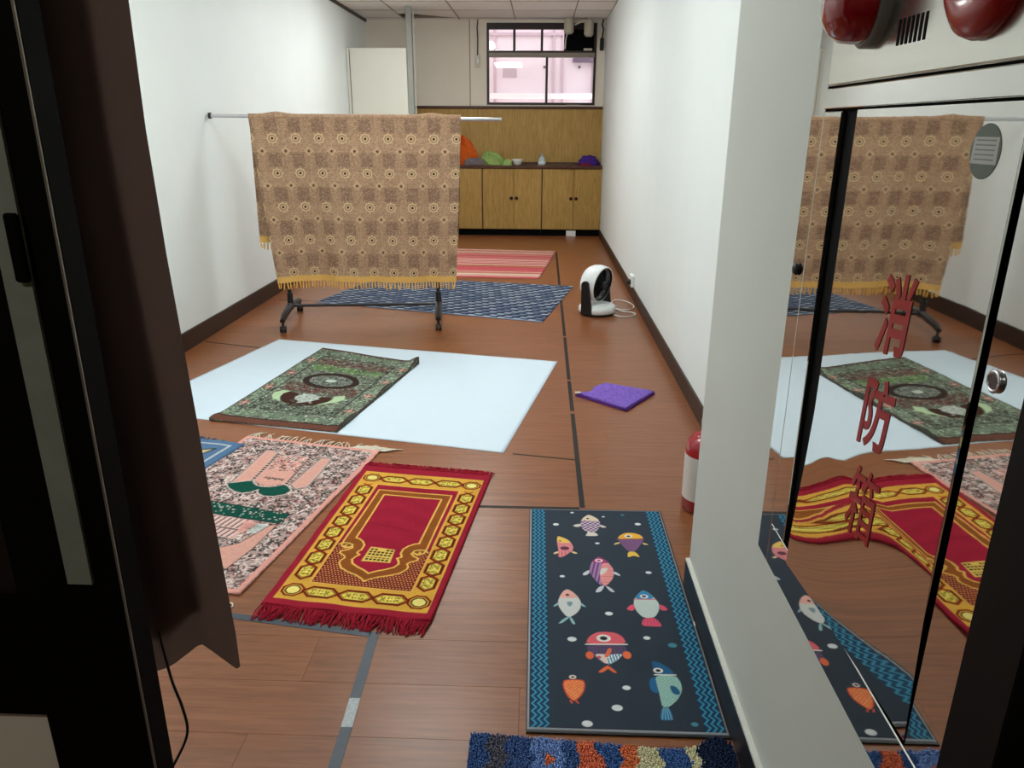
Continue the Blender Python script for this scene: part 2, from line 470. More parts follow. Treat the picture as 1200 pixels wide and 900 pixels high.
# pale pink building beyond the window
PINKW = pm('pink_render', (240, 224, 228), .8, .2, noise=.02, nscale=4)
bd = thing('neighbouring_building', 'pale pink building wall seen close through the back window', 'building', (0, 12.0, 0))
MB().box((-3.2, 12.0, .2), (3.2, 12.2, 5.2)).build('wall', PINKW, bd)
PT = pm('pink_trim', (206, 182, 190), .7, .2, noise=.02, nscale=4)
for x0, x1 in ((-.70, -.66), (.16, .20), (.30, .33), (.74, .77)):
    MB().box((x0, 11.97, 1.4), (x1, 12.0, 5.0)).build('pilaster', PT, bd)
MB().box((-2.5, 11.82, 1.80), (2.5, 12.0, 1.875)).build('ledge', pm('white_ledge', (250, 250, 250), .6, .3, noise=.01, nscale=4), bd)
MB().box((-2.5, 11.96, 2.66), (2.5, 12.0, 2.70)).build('upper_band', PT, bd)
MB().box((-.56, 11.985, 2.10), (-.36, 12.0, 2.24)).build('notice', pm('grey_notice', (198, 178, 184), .7, .2, noise=.1, nscale=30), bd)
MB().box((.46, 11.9, 2.30), (.86, 11.99, 2.46)).build('grille_box', pm('mauve_box', (110, 92, 110), .6, .2, noise=.05, nscale=10), bd)
for xk, zk in ((.05, 2.24), (.56, 2.24)):
    MB().lathe([(.02, 0), (.02, .02)], (xk, 11.98, zk), (0, 1, 0), 10).build('bolt', pm('grey_bolt', (120, 105, 112), .5, .3, noise=.05, nscale=10), bd)
MB().tube([(.84, 11.93, 2.3), (.83, 11.9, 2.0), (.86, 11.9, 1.8)], .06, 8).build('hanging_pipe', pm('mauve_pipe', (140, 122, 136), .6, .2, noise=.05, nscale=10), bd)

# ------------------------------------------------------------------ back of the room : partition, post, wainscot, cabinets
PART = pm('partition_white', (222, 220, 208), .6, .3, noise=.015, nscale=4)
pt = thing('partition_board', 'tall white board standing in the far left corner behind the rack', 'partition', (-1.94, 9.6, 0))
MB().box((XL+.004, 9.60, 0), (-1.585, 9.63, 2.275), bev=.003).build('panel', PART, pt)
MB().box((-2.262, 9.594, .6), (-2.256, 9.6, 2.26)).build('edge_seam', DARKTRIM, pt)
po = thing('support_post', 'slim grey post running up to the ceiling beside the white board', 'post', (-1.52, 9.62, 0))
MB().box((-1.58, 9.59, 0), (-1.51, 9.66, H), bev=.006).build('shaft', GREYMET, po)
MB().box((-1.50, 9.615, .0), (-1.485, 9.63, H-.02)).build('conduit', pm('pale_conduit', (176, 172, 160), .5, .4, noise=.03, nscale=10), po)
wn = struct('trim_1', MB().box((-1.69, YB-.02, .94), (XR-.001, YB-.0005, 1.632)), CABW)
MB().box((-1.70, YB-.034, 1.632), (XR-.001, YB-.0005, 1.668), bev=.004).build('cap_rail', DKWOOD, wn)
MB().box((-1.70, YB-.03, .935), (XR-.001, YB-.0205, .955)).build('foot_rail', DKWOOD, wn)

CY = 10.40
ct = thing('countertop', 'long dark wooden countertop along the back wall over the cabinets', 'countertop', (-.43, 10.57, .91))
MB().box((-1.69, CY-.02, .885), (XR-.002, YB-.035, .925), bev=.004).build('slab', DKWOOD, ct)
HOLE = pm('door_pull_brown', (70, 28, 16), .4, .4, noise=.1, nscale=60)
HOLEI = pm('door_pull_dark', (34, 12, 8), .6, .3, noise=.1, nscale=60)
labels = ['wooden low cabinet furthest left, mostly hidden behind the hanging cloth', 'middle wooden low cabinet with two round brown pulls', 'wooden low cabinet at the right wall with two round brown pulls']
edges = [(-1.69, -.765), (-.765, .032), (.032, .829)]
for k, (x0, x1) in enumerate(edges):
    cb = thing('base_cabinet', labels[k], 'cabinet', ((x0+x1)/2, 10.57, 0), 'wooden cabinets along the back wall')
    MB().box((x0+.001, CY+.02, .09), (x1-.001, YB-.036, .8845)).build('carcass', CABW, cb)
    MB().box((x0+.001, CY+.05, 0), (x1-.001, YB-.036, .0895)).build('plinth', VOID, cb)
    MB().box((x0+.001, CY+.003, .09), (x0+.011, CY+.0195, .884)).build('stile', DKWOOD, cb)
    xm = (x0+x1)/2 + (.03 if k == 1 else .03)
    for a, b, hx in ((x0+.014, xm-.004, xm-.035), (xm+.004, x1-.003, xm+.035)):
        d = MB().box((a, CY, .094), (b, CY+.0195, .880), bev=.002).build('door', CABW, cb)
        MB().lathe([(.024, 0), (.024, .006), (.017, .007)], (hx, CY, .50), (0, -1, 0), 16).build('pull', HOLE, d)
        MB().lathe([(.014, 0), (.014, .0085)], (hx, CY, .50), (0, -1, 0), 14).build('pull_hollow', HOLEI, d)

# things on the countertop
def cloth_pile(name, label, cat, cx, cy, z, sx, sy, sz, rgb, seed, skew=0.0, parts=None, n=26):
    rs = np.random.RandomState(seed)
    ph = rs.rand(8)*6.28
    u = np.linspace(0, 2*PI, n*2+1)[:-1]; v = np.linspace(0, 1, n)
    V = []; F = []
    for j, vv in enumerate(v):
        a = vv*PI/2
        for i, uu in enumerate(u):
            r = math.cos(a)**.75 * (1+.10*math.sin(3*uu+ph[0])+.06*math.sin(7*uu+ph[1]+vv*4))
            h = math.sin(a)*(1+.12*math.sin(2*uu+ph[2])+.08*math.sin(5*uu+ph[3]+3*vv)) - .05*math.sin(9*uu+ph[4])*math.cos(a)*math.sin(a)
            fold = 1+.05*math.sin(14*vv+4*uu+ph[5])
            V.append((cx+sx*r*fold*math.cos(uu)+skew*h, cy+sy*r*fold*math.sin(uu), z+sz*max(h, 0)*fold))
    m = len(u)
    for j in range(n-1):
        for i in range(m):
            F.append((j*m+i, j*m+(i+1) % m, (j+1)*m+(i+1) % m, (j+1)*m+i))
    mb = MB().add(V, F, True)
    mt = pm(name+'_fabric', rgb, .9, .1, noise=.12, nscale=25, bump=.3, bscale=40)
    o = mb.build(name, mt)
    return tag(o, label, cat)
cloth_pile('orange_blanket', 'crumpled orange blanket heaped on the dark countertop', 'blanket', -1.0, 10.59, .925, .19, .11, .31, (204, 92, 34), 3, -.05)
g = cloth_pile('grey_cloth_bundle', 'small grey and black cloth bundle in front of the orange blanket', 'cloth', -.88, 10.425, .925, .13, .035, .08, (112, 104, 108), 5)
cloth_pile('green_towel', 'crumpled pale green towel beside the orange blanket', 'towel', -.60, 10.55, .925, .16, .10, .15, (150, 176, 104), 9, -.06)
cloth_pile('green_cloth_scrap', 'small pale green cloth lump between the towel and white bowl', 'cloth', -.43, 10.43, .925, .06, .03, .065, (158, 186, 112), 12)
cloth_pile('purple_cloth', 'dark purple folded cloth at the right end of the countertop', 'cloth', 0.66, 10.57, .925, .14, .10, .11, (74, 44, 132), 15)
cloth_pile('maroon_cloth', 'small maroon cloth edge poking out beneath the purple cloth', 'cloth', 0.60, 10.412, .925, .085, .022, .03, (118, 36, 62), 17)
bo = thing('white_bowl', 'small white bowl on the countertop right of the green towel', 'bowl', (-.295, 10.5, .925))
MB().lathe([(.035, 0), (.05, .012), (.07, .062), (.073, .075), (.068, .075), (.06, .05), (.03, .018), (.001, .016)], (-.295, 10.5, .925), n=24).build('shell', pm('bowl_white', (226, 232, 224), .4, .5, noise=.01, nscale=20), bo)
bt = thing('small_bottle', 'small clear plastic bottle standing alone on the countertop', 'bottle', (.03, 10.5, .925))
MB().lathe([(.045, 0), (.05, .01), (.05, .06), (.035, .095), (.016, .11), (.016, .12)], (.03, 10.5, .925), n=20).build('body', pm('bottle_clear', (186, 200, 206), .15, .6, noise=.03, nscale=20), bt)
MB().lathe([(.018, .12), (.018, .145), (.001, .148)], (.03, 10.5, .925), n=16).build('cap', pm('bottle_cap', (150, 156, 180), .4, .5, noise=.03, nscale=20), bt)
MB().lathe([(.0505, .018), (.0505, .05)], (.03, 10.5, .925), n=20).build('label_band', pm('bottle_band', (220, 226, 232), .5, .4, noise=.05, nscale=40), bt)
ps = thing('plinth_socket', 'small white socket box set in the black plinth under the right cabinet', 'socket', (.44, 10.43, .03))
MB().box((.375, 10.425, .001), (.505, 10.449, .075), bev=.004).build('plate', WHITEP, ps)
# ceiling corner clutter around the window
for k, (cx, zz, rr) in enumerate(((.345, 2.56, .062), (.60, 2.53, .060))):
    t = thing('white_canister', ['white cylindrical canister hung at the ceiling over the third upper pane', 'white cylindrical canister hung at the ceiling nearer the right wall'][k], 'canister', (cx, 10.6, 2.6), 'white canisters by the window')
    MB().lathe([(.001, 0), (rr*.7, .004), (rr, .03), (rr, .17), (rr*.8, .185)], (cx, 10.6, zz-.03), (0, 0, 1), 20).build('shell', pm('canister_white', (196, 190, 172), .45, .4, noise=.06, nscale=15), t)
    MB().tube([(cx, 10.6, zz+.15), (cx, 10.6, H-.0005)], .02, 8).build('stem', CREAMP, t)
    if k == 0:
        MB().tube([(cx-.02, 10.6, zz-.028), (cx-.035, 10.59, zz-.09), (cx-.045, 10.6, zz-.2)], .008, 6).build('hanging_strap', CREAMP, t)
    else:
        MB().tube([(.42, 10.6, 2.64), (.50, 10.59, 2.675), (.57, 10.6, 2.69)], .012, 6).build('arm', CREAMP, t)
t = thing('black_adapter', 'black power adapter hanging on a cable beside the window corner', 'adapter', (.775, 10.7, 2.42))
MB().box((.755, 10.70, 2.35), (.805, 10.748, 2.50), bev=.008).build('case', BLACK, t)
MB().tube([(.78, 10.72, 2.5), (.795, 10.71, 2.6), (.775, 10.72, 2.66), (.79, 10.72, H-.0005)], .010, 6).build('cable', BLACK, t)
t = thing('wall_switch_box', 'pale switch box on the back wall left of the window', 'switch', (-.83, 10.74, 2.22))
MB().box((-.865, 10.725, 2.15), (-.80, YB-.0065, 2.295), bev=.004).build('case', CREAMP, t)
MB().box((-.845, 10.72, 2.2), (-.82, 10.7248, 2.25), bev=.002).build('rocker', WHITEP, t)
MB().tube([(-.835, 10.735, 2.295), (-.83, 10.735, 2.5), (-.838, 10.735, 2.62), (-.825, 10.735, H-.0005)], .008, 6).build('cable', DARKTRIM, t)

# ------------------------------------------------------------------ sockets
def socket(name, label, pos, nx, s=.06):
    t = thing(name, label, 'socket', pos)
    x, y, z = pos
    a, b = sorted((x, x+nx*(.03 if nx < 0 else .01)))
    MB().box((a, y-s, z-s*.7), (b, y+s, z+s*.7), bev=.003).build('plate', WHITEP, t)
    return t
socket('wall_socket', 'white wall socket low on the left wall near the curtain', (XL, 4.55, .30), 1)
t = socket('wall_socket', 'white wall socket above the right baseboard behind the fan', (XR, 6.52, .15), -1, .07)
MB().lathe([(.022, 0), (.024, .02), (.012, .03)], (XR-.0305, 6.48, .145), (-1, 0, 0), 14).build('plug', BLACK, t, label='black plug')

# ------------------------------------------------------------------ floor tape
def tape(label, pts, wd, m=TAPE, worn=None, z=.0012):
    t = thing('floor_tape', label, 'tape', (pts[0][0], pts[0][1], 0), 'dark tape strips on the floor')
    for i in range(0, len(pts)-1):
        if pts[i] is None or pts[i+1] is None: continue
        a, b = Vector(pts[i]), Vector(pts[i+1]); d = (b-a).normalized(); nrm = Vector((-d.y, d.x))*wd/2
        mm = TAPEWORN if worn == i else m
        MB().prism([tuple(a-nrm), tuple(b-nrm), tuple(b+nrm), tuple(a+nrm)], .0002, z).build('strip', mm, t)
tape('long dark tape line running down the room on the right', [(.2145, 9.0), (.197, 5.2), None, (.197, 5.16), (.1925, 4.22), None, (.1925, 4.19), (.1915, 3.70), None, (.191, 3.66), (.188, 2.64)], .021)
tape('dark tape line across the floor behind the fish mat', [(-.62, 2.632), (.176, 2.632)], .017)
tape('thin dark line from the white sheet to the long tape', [(-.10, 3.14), (.18, 3.086)], .009)
tape('grey tape under the red rug fringe', [(-1.1, 1.935), (-.47, 1.835)], .026, TAPEN)
tape('worn grey tape running toward the viewer from the red rug', [(-.459, 1.845), (-.4545, 1.575), (-.452, 1.475), (-.449, 1.05)], .028, TAPEN, worn=1)
tape('thin dark line crossing from the left wall to the white sheet', [(XL+.03, 4.92), (-1.70, 4.74)], .012)
tape('short dark line beneath the rack by the left wall', [(-2.2, 6.25), (-1.75, 6.2)], .012)

# ------------------------------------------------------------------ pattern canvas
class Canvas:
    def __init__(s, W, L, nu, nv, base):
        s.W, s.L, s.nu, s.nv = W, L, nu, nv
        s.u = np.linspace(0, W, nu); s.v = np.linspace(0, L, nv)
        s.U, s.V = np.meshgrid(s.u, s.v)
        s.h = max(W/(nu-1), L/(nv-1))
        s.c = np.empty((nv, nu, 3)); s.c[:] = lin(base)
    def win(s, u0, v0, u1, v1):
        i0 = max(0, int(np.floor(u0/s.W*(s.nu-1)))-1); i1 = min(s.nu, int(np.ceil(u1/s.W*(s.nu-1)))+2)
        j0 = max(0, int(np.floor(v0/s.L*(s.nv-1)))-1); j1 = min(s.nv, int(np.ceil(v1/s.L*(s.nv-1)))+2)
        return (slice(j0, j1), slice(i0, i1)) if i1 > i0 and j1 > j0 else None
    def blend(s, W, al, col):
        s.c[W] += (lin(col)-s.c[W])*np.clip(al, 0, 1)[..., None]
    def rect(s, u0, v0, u1, v1, col, a=1.0):
        W = s.win(u0, v0, u1, v1)
        if W is None: return
        U, V = s.U[W], s.V[W]
        d = np.minimum(np.minimum(U-u0, u1-U), np.minimum(V-v0, v1-V))
        s.blend(W, np.clip(d/s.h+.5, 0, 1)*a, col)
    def ell(s, cx, cy, rx, ry, col, rot=0.0, a=1.0):
        r = max(rx, ry); W = s.win(cx-r, cy-r, cx+r, cy+r)
        if W is None: return
        X, Y = s.U[W]-cx, s.V[W]-cy
        c, n = math.cos(rot), math.sin(rot)
        q = np.sqrt(((X*c+Y*n)/rx)**2+((-X*n+Y*c)/ry)**2)
        s.blend(W, np.clip((1-q)*min(rx, ry)/s.h+.5, 0, 1)*a, col)
    def poly(s, pts, col, a=1.0, tex=None):
        P = np.array(pts, float)
        W = s.win(P[:, 0].min(), P[:, 1].min(), P[:, 0].max(), P[:, 1].max())
        if W is None: return
        X, Y = s.U[W], s.V[W]
        ins = np.zeros(X.shape, bool); dm = np.full(X.shape, 9.0)
        for i in range(len(P)):
            a0, b0 = P[i-1], P[i]
            cond = ((a0[1] > Y) != (b0[1] > Y))
            with np.errstate(divide='ignore', invalid='ignore'):
                xi = (b0[0]-a0[0])*(Y-a0[1])/(b0[1]-a0[1]+1e-12)+a0[0]
            ins ^= cond & (X < xi)
            dx, dy = b0-a0; l2 = dx*dx+dy*dy+1e-12
            t = np.clip(((X-a0[0])*dx+(Y-a0[1])*dy)/l2, 0, 1)
            dm = np.minimum(dm, np.hypot(X-a0[0]-t*dx, Y-a0[1]-t*dy))
        sd = np.where(ins, dm, -dm)
        al = np.clip(sd/s.h+.5, 0, 1)*a
        if tex is not None: al = al*tex(X, Y)
        s.blend(W, al, col)
    def line(s, pts, wd, col, closed=False, a=1.0):
        P = [tuple(p) for p in pts]
        if closed: P = P+[P[0]]
        for (x0, y0), (x1, y1) in zip(P[:-1], P[1:]):
            W = s.win(min(x0, x1)-wd, min(y0, y1)-wd, max(x0, x1)+wd, max(y0, y1)+wd)
            if W is None: continue
            X, Y = s.U[W], s.V[W]
            dx, dy = x1-x0, y1-y0; l2 = dx*dx+dy*dy+1e-12
            t = np.clip(((X-x0)*dx+(Y-y0)*dy)/l2, 0, 1)
            d = np.hypot(X-x0-t*dx, Y-y0-t*dy)
            s.blend(W, np.clip((wd/2-d)/s.h+.5, 0, 1)*a, col)
    def mask(s, al, col):
        s.c += (lin(col)-s.c)*np.clip(al, 0, 1)[..., None]
    def scribble(s, box, n, cols, rad, wd, rs, inside=None):
        for k in range(n):
            x = box[0]+rs.rand()*(box[2]-box[0]); y = box[1]+rs.rand()*(box[3]-box[1])
            if inside is not None and not inside(x, y): continue
            r = rad[0]+rs.rand()*(rad[1]-rad[0]); a0 = rs.rand()*6.283; sw = 1.5+rs.rand()*2.5
            pts = [(x+r*math.cos(a0+sw*i/4), y+r*math.sin(a0+sw*i/4)) for i in range(5)]
            s.line(pts, wd[0]+rs.rand()*(wd[1]-wd[0]), cols[rs.randint(len(cols))])
    def grain(s, amt, rs):
        s.c *= (1+amt*(rs.rand(s.nv, s.nu, 1)-.5)*2)

def bil(quad, U, V, W, L):
    BL, BR, TR, TL = [np.array(q, float) for q in quad]
    u = (U/W)[..., None]; v = (V/L)[..., None]
    return (1-u)*(1-v)*BL+u*(1-v)*BR+u*v*TR+(1-u)*v*TL

def at_uv(quad, u, v):
    BL, BR, TR, TL = [np.array(q, float) for q in quad]
    return (1-u)*(1-v)*BL+u*(1-v)*BR+u*v*TR+(1-u)*v*TL

def smooth_noise(U, V, sc, seed):
    rs = np.random.RandomState(seed); out = np.zeros(U.shape)
    for k in range(5):
        a = rs.rand()*6.283; f = sc*(.6+rs.rand()*.9)
        out += np.sin(f*(U*math.cos(a)+V*math.sin(a))+rs.rand()*6.283)
    return out/5

def fringe(parent, mat_, p0, p1, outdir, n, length, wob, rs, rad=.0016, z=.004, name='fringe', clump=0.0):
    mb = MB(); p0 = np.array(p0); p1 = np.array(p1); out = np.array(outdir)/np.linalg.norm(outdir); al = (p1-p0)/np.linalg.norm(p1-p0)
    for i in range(n):
        t = (i+.5+(rs.rand()-.5)*.5)/n
        b = p0+(p1-p0)*t; l = length*(.75+.4*rs.rand())
        lean = wob*(rs.rand()-.5)*2 + clump*math.sin(t*23+1.3)
        m1 = b+out*l*.5+al*lean*l*.4; e = b+out*l+al*lean*l
        z1 = z*(.8+rs.rand()*.9)
        mb.tube([(b[0]-out[0]*.004, b[1]-out[1]*.004, z), (m1[0], m1[1], z1), (e[0], e[1], rad*1.1)], [rad, rad*1.15, rad*.7], 4, True)
    return mb.build(name, mat_, parent, kind='stuff')

def make_rug(name, label, cat, quad, cv, thick, z0, part='pile', hfun=None, matl=RUG, group=None):
    q = [np.array(p) for p in quad]
    c = sum(q)/4
    t = thing(name, label, cat, (float(c[0]), float(c[1]), 0), group)
    XY = bil(q, cv.U, cv.V, cv.W, cv.L)
    Z = np.full(cv.U.shape, z0+thick)
    e = np.minimum(np.minimum(cv.U, cv.W-cv.U), np.minimum(cv.V, cv.L-cv.V))
    Z -= thick*.45*np.clip(1-e/.006, 0, 1)**2
    if hfun is not None: Z = Z+hfun(cv.U, cv.V)
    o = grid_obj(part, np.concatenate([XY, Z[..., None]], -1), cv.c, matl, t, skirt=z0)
    return t

# ------------------------------------------------------------------ white sheet
SQ = [(-2.123, 3.588), (-.142, 3.146), (.132, 4.573), (-1.783, 4.997)]
cv = Canvas(1.97, 1.46, 100, 76, (214, 231, 244))
sh = thing('white_sheet', 'large plain white sheet spread flat on the floor under the green rug', 'sheet', (-.98, 4.07, 0))
XY = bil(SQ, cv.U, cv.V, cv.W, cv.L)
Z = .0028+.0008*smooth_noise(cv.U, cv.V, 9, 4)
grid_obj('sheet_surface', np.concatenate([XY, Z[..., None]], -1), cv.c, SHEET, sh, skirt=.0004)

# ------------------------------------------------------------------ red prayer rug
RQ = [(-.835, 1.958), (-.301, 1.892), (-.182, 2.896), (-.736, 2.972)]
cv = Canvas(.549, 1.015, 255, 470, (156, 32, 52))
rs = np.random.RandomState(21)
GOLD = (222, 174, 78); YEL = (230, 204, 92); BRN = (138, 74, 30); DRED = (124, 16, 26); BLK = (30, 24, 12); CRM = (236, 186, 92)
x0, x1, y0, y1 = .026, .528, .032, .957        # outer edge of the gold border
xi0, xi1, yi0, yi1 = .111, .447, .137, .843    # inner edge
cv.rect(x0, y0, x1, y1, GOLD)
cv.rect(x0+.004, y0+.004, x1-.004, y1-.004, (216, 164, 66))
# chained hexagons
def hexcell(cx, cy, a, b, horiz):
    if horiz: P = [(cx-a, cy), (cx-a*.55, cy+b), (cx+a*.55, cy+b), (cx+a, cy), (cx+a*.55, cy-b), (cx-a*.55, cy-b)]
    else: P = [(cx, cy-a), (cx+b, cy-a*.55), (cx+b, cy+a*.55), (cx, cy+a), (cx-b, cy+a*.55), (cx-b, cy-a*.55)]
    cv.line(P, .0095, (150, 44, 20), True)
    cv.line(P, .0035, (70, 22, 12), True)
    Q = [(cx+(p[0]-cx)*.82, cy+(p[1]-cy)*.78) for p in P]
    cv.poly(Q, YEL)
    cv.line(Q, .0026, BLK, True)
    for sgn in (-1, 1):
        for k in range(3):
            t = (k-1)*a*.38
            q = (cx+t, cy+sgn*b*.28) if horiz else (cx+sgn*b*.28, cy+t)
            an = rs.rand()*3
            cv.line([(q[0]+.008*math.cos(an+i), q[1]+.006*math.sin(an+i)) for i in range(4)], .0028, BLK)
            cv.ell(q[0]+.003, q[1], .003, .003, (120, 120, 20))
    cv.ell(cx, cy, .006, .0045, (244, 220, 120))
def cornercell(cx, cy):
    P = [(cx-.034, cy-.012), (cx-.014, cy-.032), (cx+.014, cy-.032), (cx+.034, cy-.012), (cx+.034, cy+.012), (cx+.014, cy+.032), (cx-.014, cy+.032), (cx-.034, cy+.012)]
    cv.line(P, .0075, (150, 44, 20), True); cv.line(P, .003, (70, 22, 12), True)
    Q = [(cx+(p[0]-cx)*.68, cy+(p[1]-cy)*.68) for p in P]
    cv.poly(Q, (240, 222, 130)); cv.line(Q, .005, (40, 30, 16), True)
lx, rx, by, ty = .069, .488, .085, .9
for k in range(8):
    cyk = .155+(k+.5)*(.675/8)
    cyk = .137+.012+(k+.5)*(.682/8)
    hexcell(lx, cyk, .0455, .027, False); hexcell(rx, cyk, .0455, .027, False)
    for xx in (lx, rx):
        for sg in (-1, 1): cv.line([(xx-.017*sg, cyk+.030), (xx+.017*sg, cyk+.056)], .0055, (140, 40, 18))
for k in range(3):
    cxk = lx+.036+(k+.5)*((rx-lx-.072)/3)
    hexcell(cxk, by, .060, .026, True); hexcell(cxk, ty, .060, .026, True)
for cx in (lx, rx):
    for cy in (by, ty): cornercell(cx, cy)
# inner line and fields
cv.rect(xi0-.004, yi0-.004, xi1+.004, yi1+.004, CRM)
cv.rect(xi0, yi0, xi1, yi1, (156, 32, 52))
# dotted spandrel at the arch end
cv.rect(xi0, yi0, xi1, .40, (112, 14, 30))
dx = .0112
nx_ = int((xi1-xi0)/dx)
for j in range(24):
    for i in range(nx_+1):
        u = xi0+.006+i*dx+(j % 2)*dx/2; v = yi0+.008+j*.0112
        if u < xi1-.003: cv.rect(u-.0026, v-.0026, u+.0026, v+.0026, (226, 160, 96))
cv.rect(xi0, .385, .127, yi1, (156, 32, 52)); cv.rect(.431, .385, xi1, yi1, (156, 32, 52))
CX = .279
outerL = [(.130, .80), (.126, .40), (.129, .365), (.146, .352), (.160, .356), (.168, .366), (.172, .356), (.160, .342), (.140, .330), (.140, .318), (.162, .303), (.168, .290), (.160, .275), (.160, .258), (.176, .232), (.205, .213), (.240, .198), (.262, .184), (CX, .168)]
innerL = [(.162, .762), (.162, .425), (.178, .419), (.196, .402), (.208, .380), (.208, .350), (.200, .335), (.200, .327), (.212, .318), (.203, .305), (.196, .285), (.206, .262), (.232, .243), (.258, .229), (CX, .213)]
mir_ = lambda P: [(2*CX-p[0], p[1]) for p in P]
outer = outerL+mir_(outerL)[::-1][1:]; inner = innerL+mir_(innerL)[::-1][1:]
cv.poly(outer, BRN)
for k in range(1, 30):
    cv.line([(.13, .8-.018*k), (.43, .8-.018*k)], .0, BRN)
# narrow weave inside brown band
cv.poly(outer, (168, 104, 46), a=.5, tex=lambda X, Y: (np.sin(X*900)+np.sin(Y*700) > .4)*1.0)
cv.poly(inner, (158, 30, 54))
cv.line(outer, .0062, CRM, True); cv.line(inner, .0066, CRM, True)
for sx in (0, 1):
    P = [(.118, .372), (.128, .384), (.150, .384), (.166, .377), (.168, .364), (.154, .357), (.140, .362), (.146, .371)]
    cv.line(P if sx == 0 else mir_(P), .0062, (230, 190, 100))
# the little building in the arch
kb = [(.236, .372), (.322, .368), (.330, .286), (.232, .282)]
cv.poly(kb, (226, 190, 96))
for r_ in range(5):
    for q_ in range(6):
        u0 = .240+q_*.0142; v0 = .290+r_*.0158
        if r_ == 4 and q_ in (2, 3): continue
        hh = .011 if r_ != 1 else .006
        cv.poly([(u0, v0), (u0+.0098, v0+.001), (u0+.0098, v0+hh), (u0, v0+hh-.001)], (28, 22, 12))
cv.line(kb, .003, (226, 190, 96), True)
# soft horizontal tone bands and one thin darker line
cv.c *= (1+.05*np.sin(cv.V*60+2*np.sin(cv.U*20)))[..., None]
cv.c *= (1-.18*np.exp(-((cv.V-.52-.02*np.sin(cv.U*12))/.004)**2)*(np.abs(cv.U-.28) < .12))[..., None]
cv.grain(.12, rs)
def hred(U, V):
    e = np.minimum(U, .549-U)
    return .0018*smooth_noise(U, V, 26, 3)+.0035*np.clip(1-V/.07, 0, 1)*(1+np.sin(U*38))*.7+.003*np.clip(1-e/.03, 0, 1)*(.5+.5*np.sin(V*45))
rt = make_rug('prayer_rug', 'crimson and gold prayer rug with red fringes beside the fish mat', 'rug', RQ, cv, .007, .0018, hfun=hred, group='prayer rugs laid on the floor')
REDF = pm('crimson_fringe', (156, 30, 50), .9, .1, noise=.25, nscale=120)
fringe(rt, REDF, at_uv(RQ, 0, 0), at_uv(RQ, 1, 0), (-.10, -1), 190, .064, .35, rs, .0022, .0065, clump=.25)
fringe(rt, REDF, at_uv(RQ, 0, 1), at_uv(RQ, 1, 1), (.25, 1), 190, .042, .45, rs, .0024, .009, clump=.3)

# ------------------------------------------------------------------ pink prayer rug
PQ = [(-1.58, 2.147), (-.92, 2.005), (-.702, 3.13), (-1.367, 3.277)]
PWd, PL = .678, 1.148
cv = Canvas(PWd, PL, 240, 400, (180, 152, 146))
rs = np.random.RandomState(5)
PK = (214, 160, 146); DG = (16, 74, 62); WH = (228, 212, 206); MR = (120, 50, 52); DK = (38, 40, 42)
cv.scribble((0, 0, PWd, PL), 4300, [DK, WH, WH, MR, DK, (200, 156, 148), (34, 64, 56), WH, (96, 84, 84), DK, (34, 64, 56)], (.006, .017), (.0032, .0060), rs)
# light outer band
for a, b in (((0, 0), (PWd, .020)), ((0, PL-.024), (PWd, PL)), ((0, 0), (.022, PL)), ((PWd-.022, 0), (PWd, PL))):
    cv.rect(a[0], a[1], b[0], b[1], (222, 158, 146))
# upper inner field : pale pink niches
cv.line([(.11, 1.09), (.39, 1.085), (.53, 1.0), (.59, .56)], .004, (70, 90, 80), a=.6)
def off(P, dx=0, dy=0): return [(p[0]+dx, p[1]+dy) for p in P]
stripL = [(.182, 1.016), (.236, 1.011), (.262, .86), (.275, .731), (.250, .700), (.212, .690)]
stripR = [(.462, 1.001), (.503, 1.003), (.520, .86), (.527, .735), (.495, .705), (.458, .735)]
for P in (stripL, stripR):
    cv.line(P, .016, (196, 176, 170), True); cv.line(P, .011, DK, True); cv.poly(P, PK); cv.line(P, .004, (210, 188, 182), True)
mid = [(.254, .992), (.407, .994), (.432, .78), (.423, .735), (.38, .70), (.334, .70), (.29, .735), (.279, .79)]
cv.poly(mid, (214, 158, 146))
cv.scribble((.27, .84, .42, .99), 200, [DG, WH, PK, DK, MR], (.003, .009), (.0025, .0045), rs)
cv.poly([(.295, .83), (.40, .835), (.423, .75), (.385, .715), (.335, .715), (.292, .75)], PK)
cv.line([(.254, .992), (.279, .79), (.279, .726)], .016, (206, 168, 160)); cv.line([(.407, .994), (.432, .78), (.425, .73)], .016, (206, 168, 160))
for t in np.linspace(0, 1, 14):
    for P, Q in (((.254, .992), (.280, .73)), ((.408, .994), (.433, .74))):
        cv.ell(P[0]+(Q[0]-P[0])*t, P[1]+(Q[1]-P[1])*t, .007, .007, (36, 60, 52))
for k in range(7):
    cv.line([(.333+.008*k-.024, .955), (.34+.006*k-.02, .985-abs(k-3)*.004)], .004, DG if k % 2 == 0 else WH)
for k in range(18):
    cv.line([(.315+.005*k, .762+.006*math.sin(k)), (.320+.005*k, .770+.006*math.cos(k*2))], .005, (50, 62, 52))
Wp = [(.196, .676), (.225, .690), (.262, .716), (.284, .726), (.300, .704), (.325, .690), (.349, .686), (.378, .690), (.405, .704), (.428, .726), (.452, .714), (.482, .684), (.476, .650), (.440, .622), (.400, .616), (.366, .632), (.349, .664), (.330, .634), (.300, .616), (.262, .624), (.225, .644)]
cv.line(Wp, .012, (206, 184, 178), True); cv.poly(Wp, DG)
for k in range(120):
    u = .21+rs.rand()*.265; v = .61+rs.rand()*.1
    cv.ell(u, v, .003, .003, (24, 96, 78), a=.5)
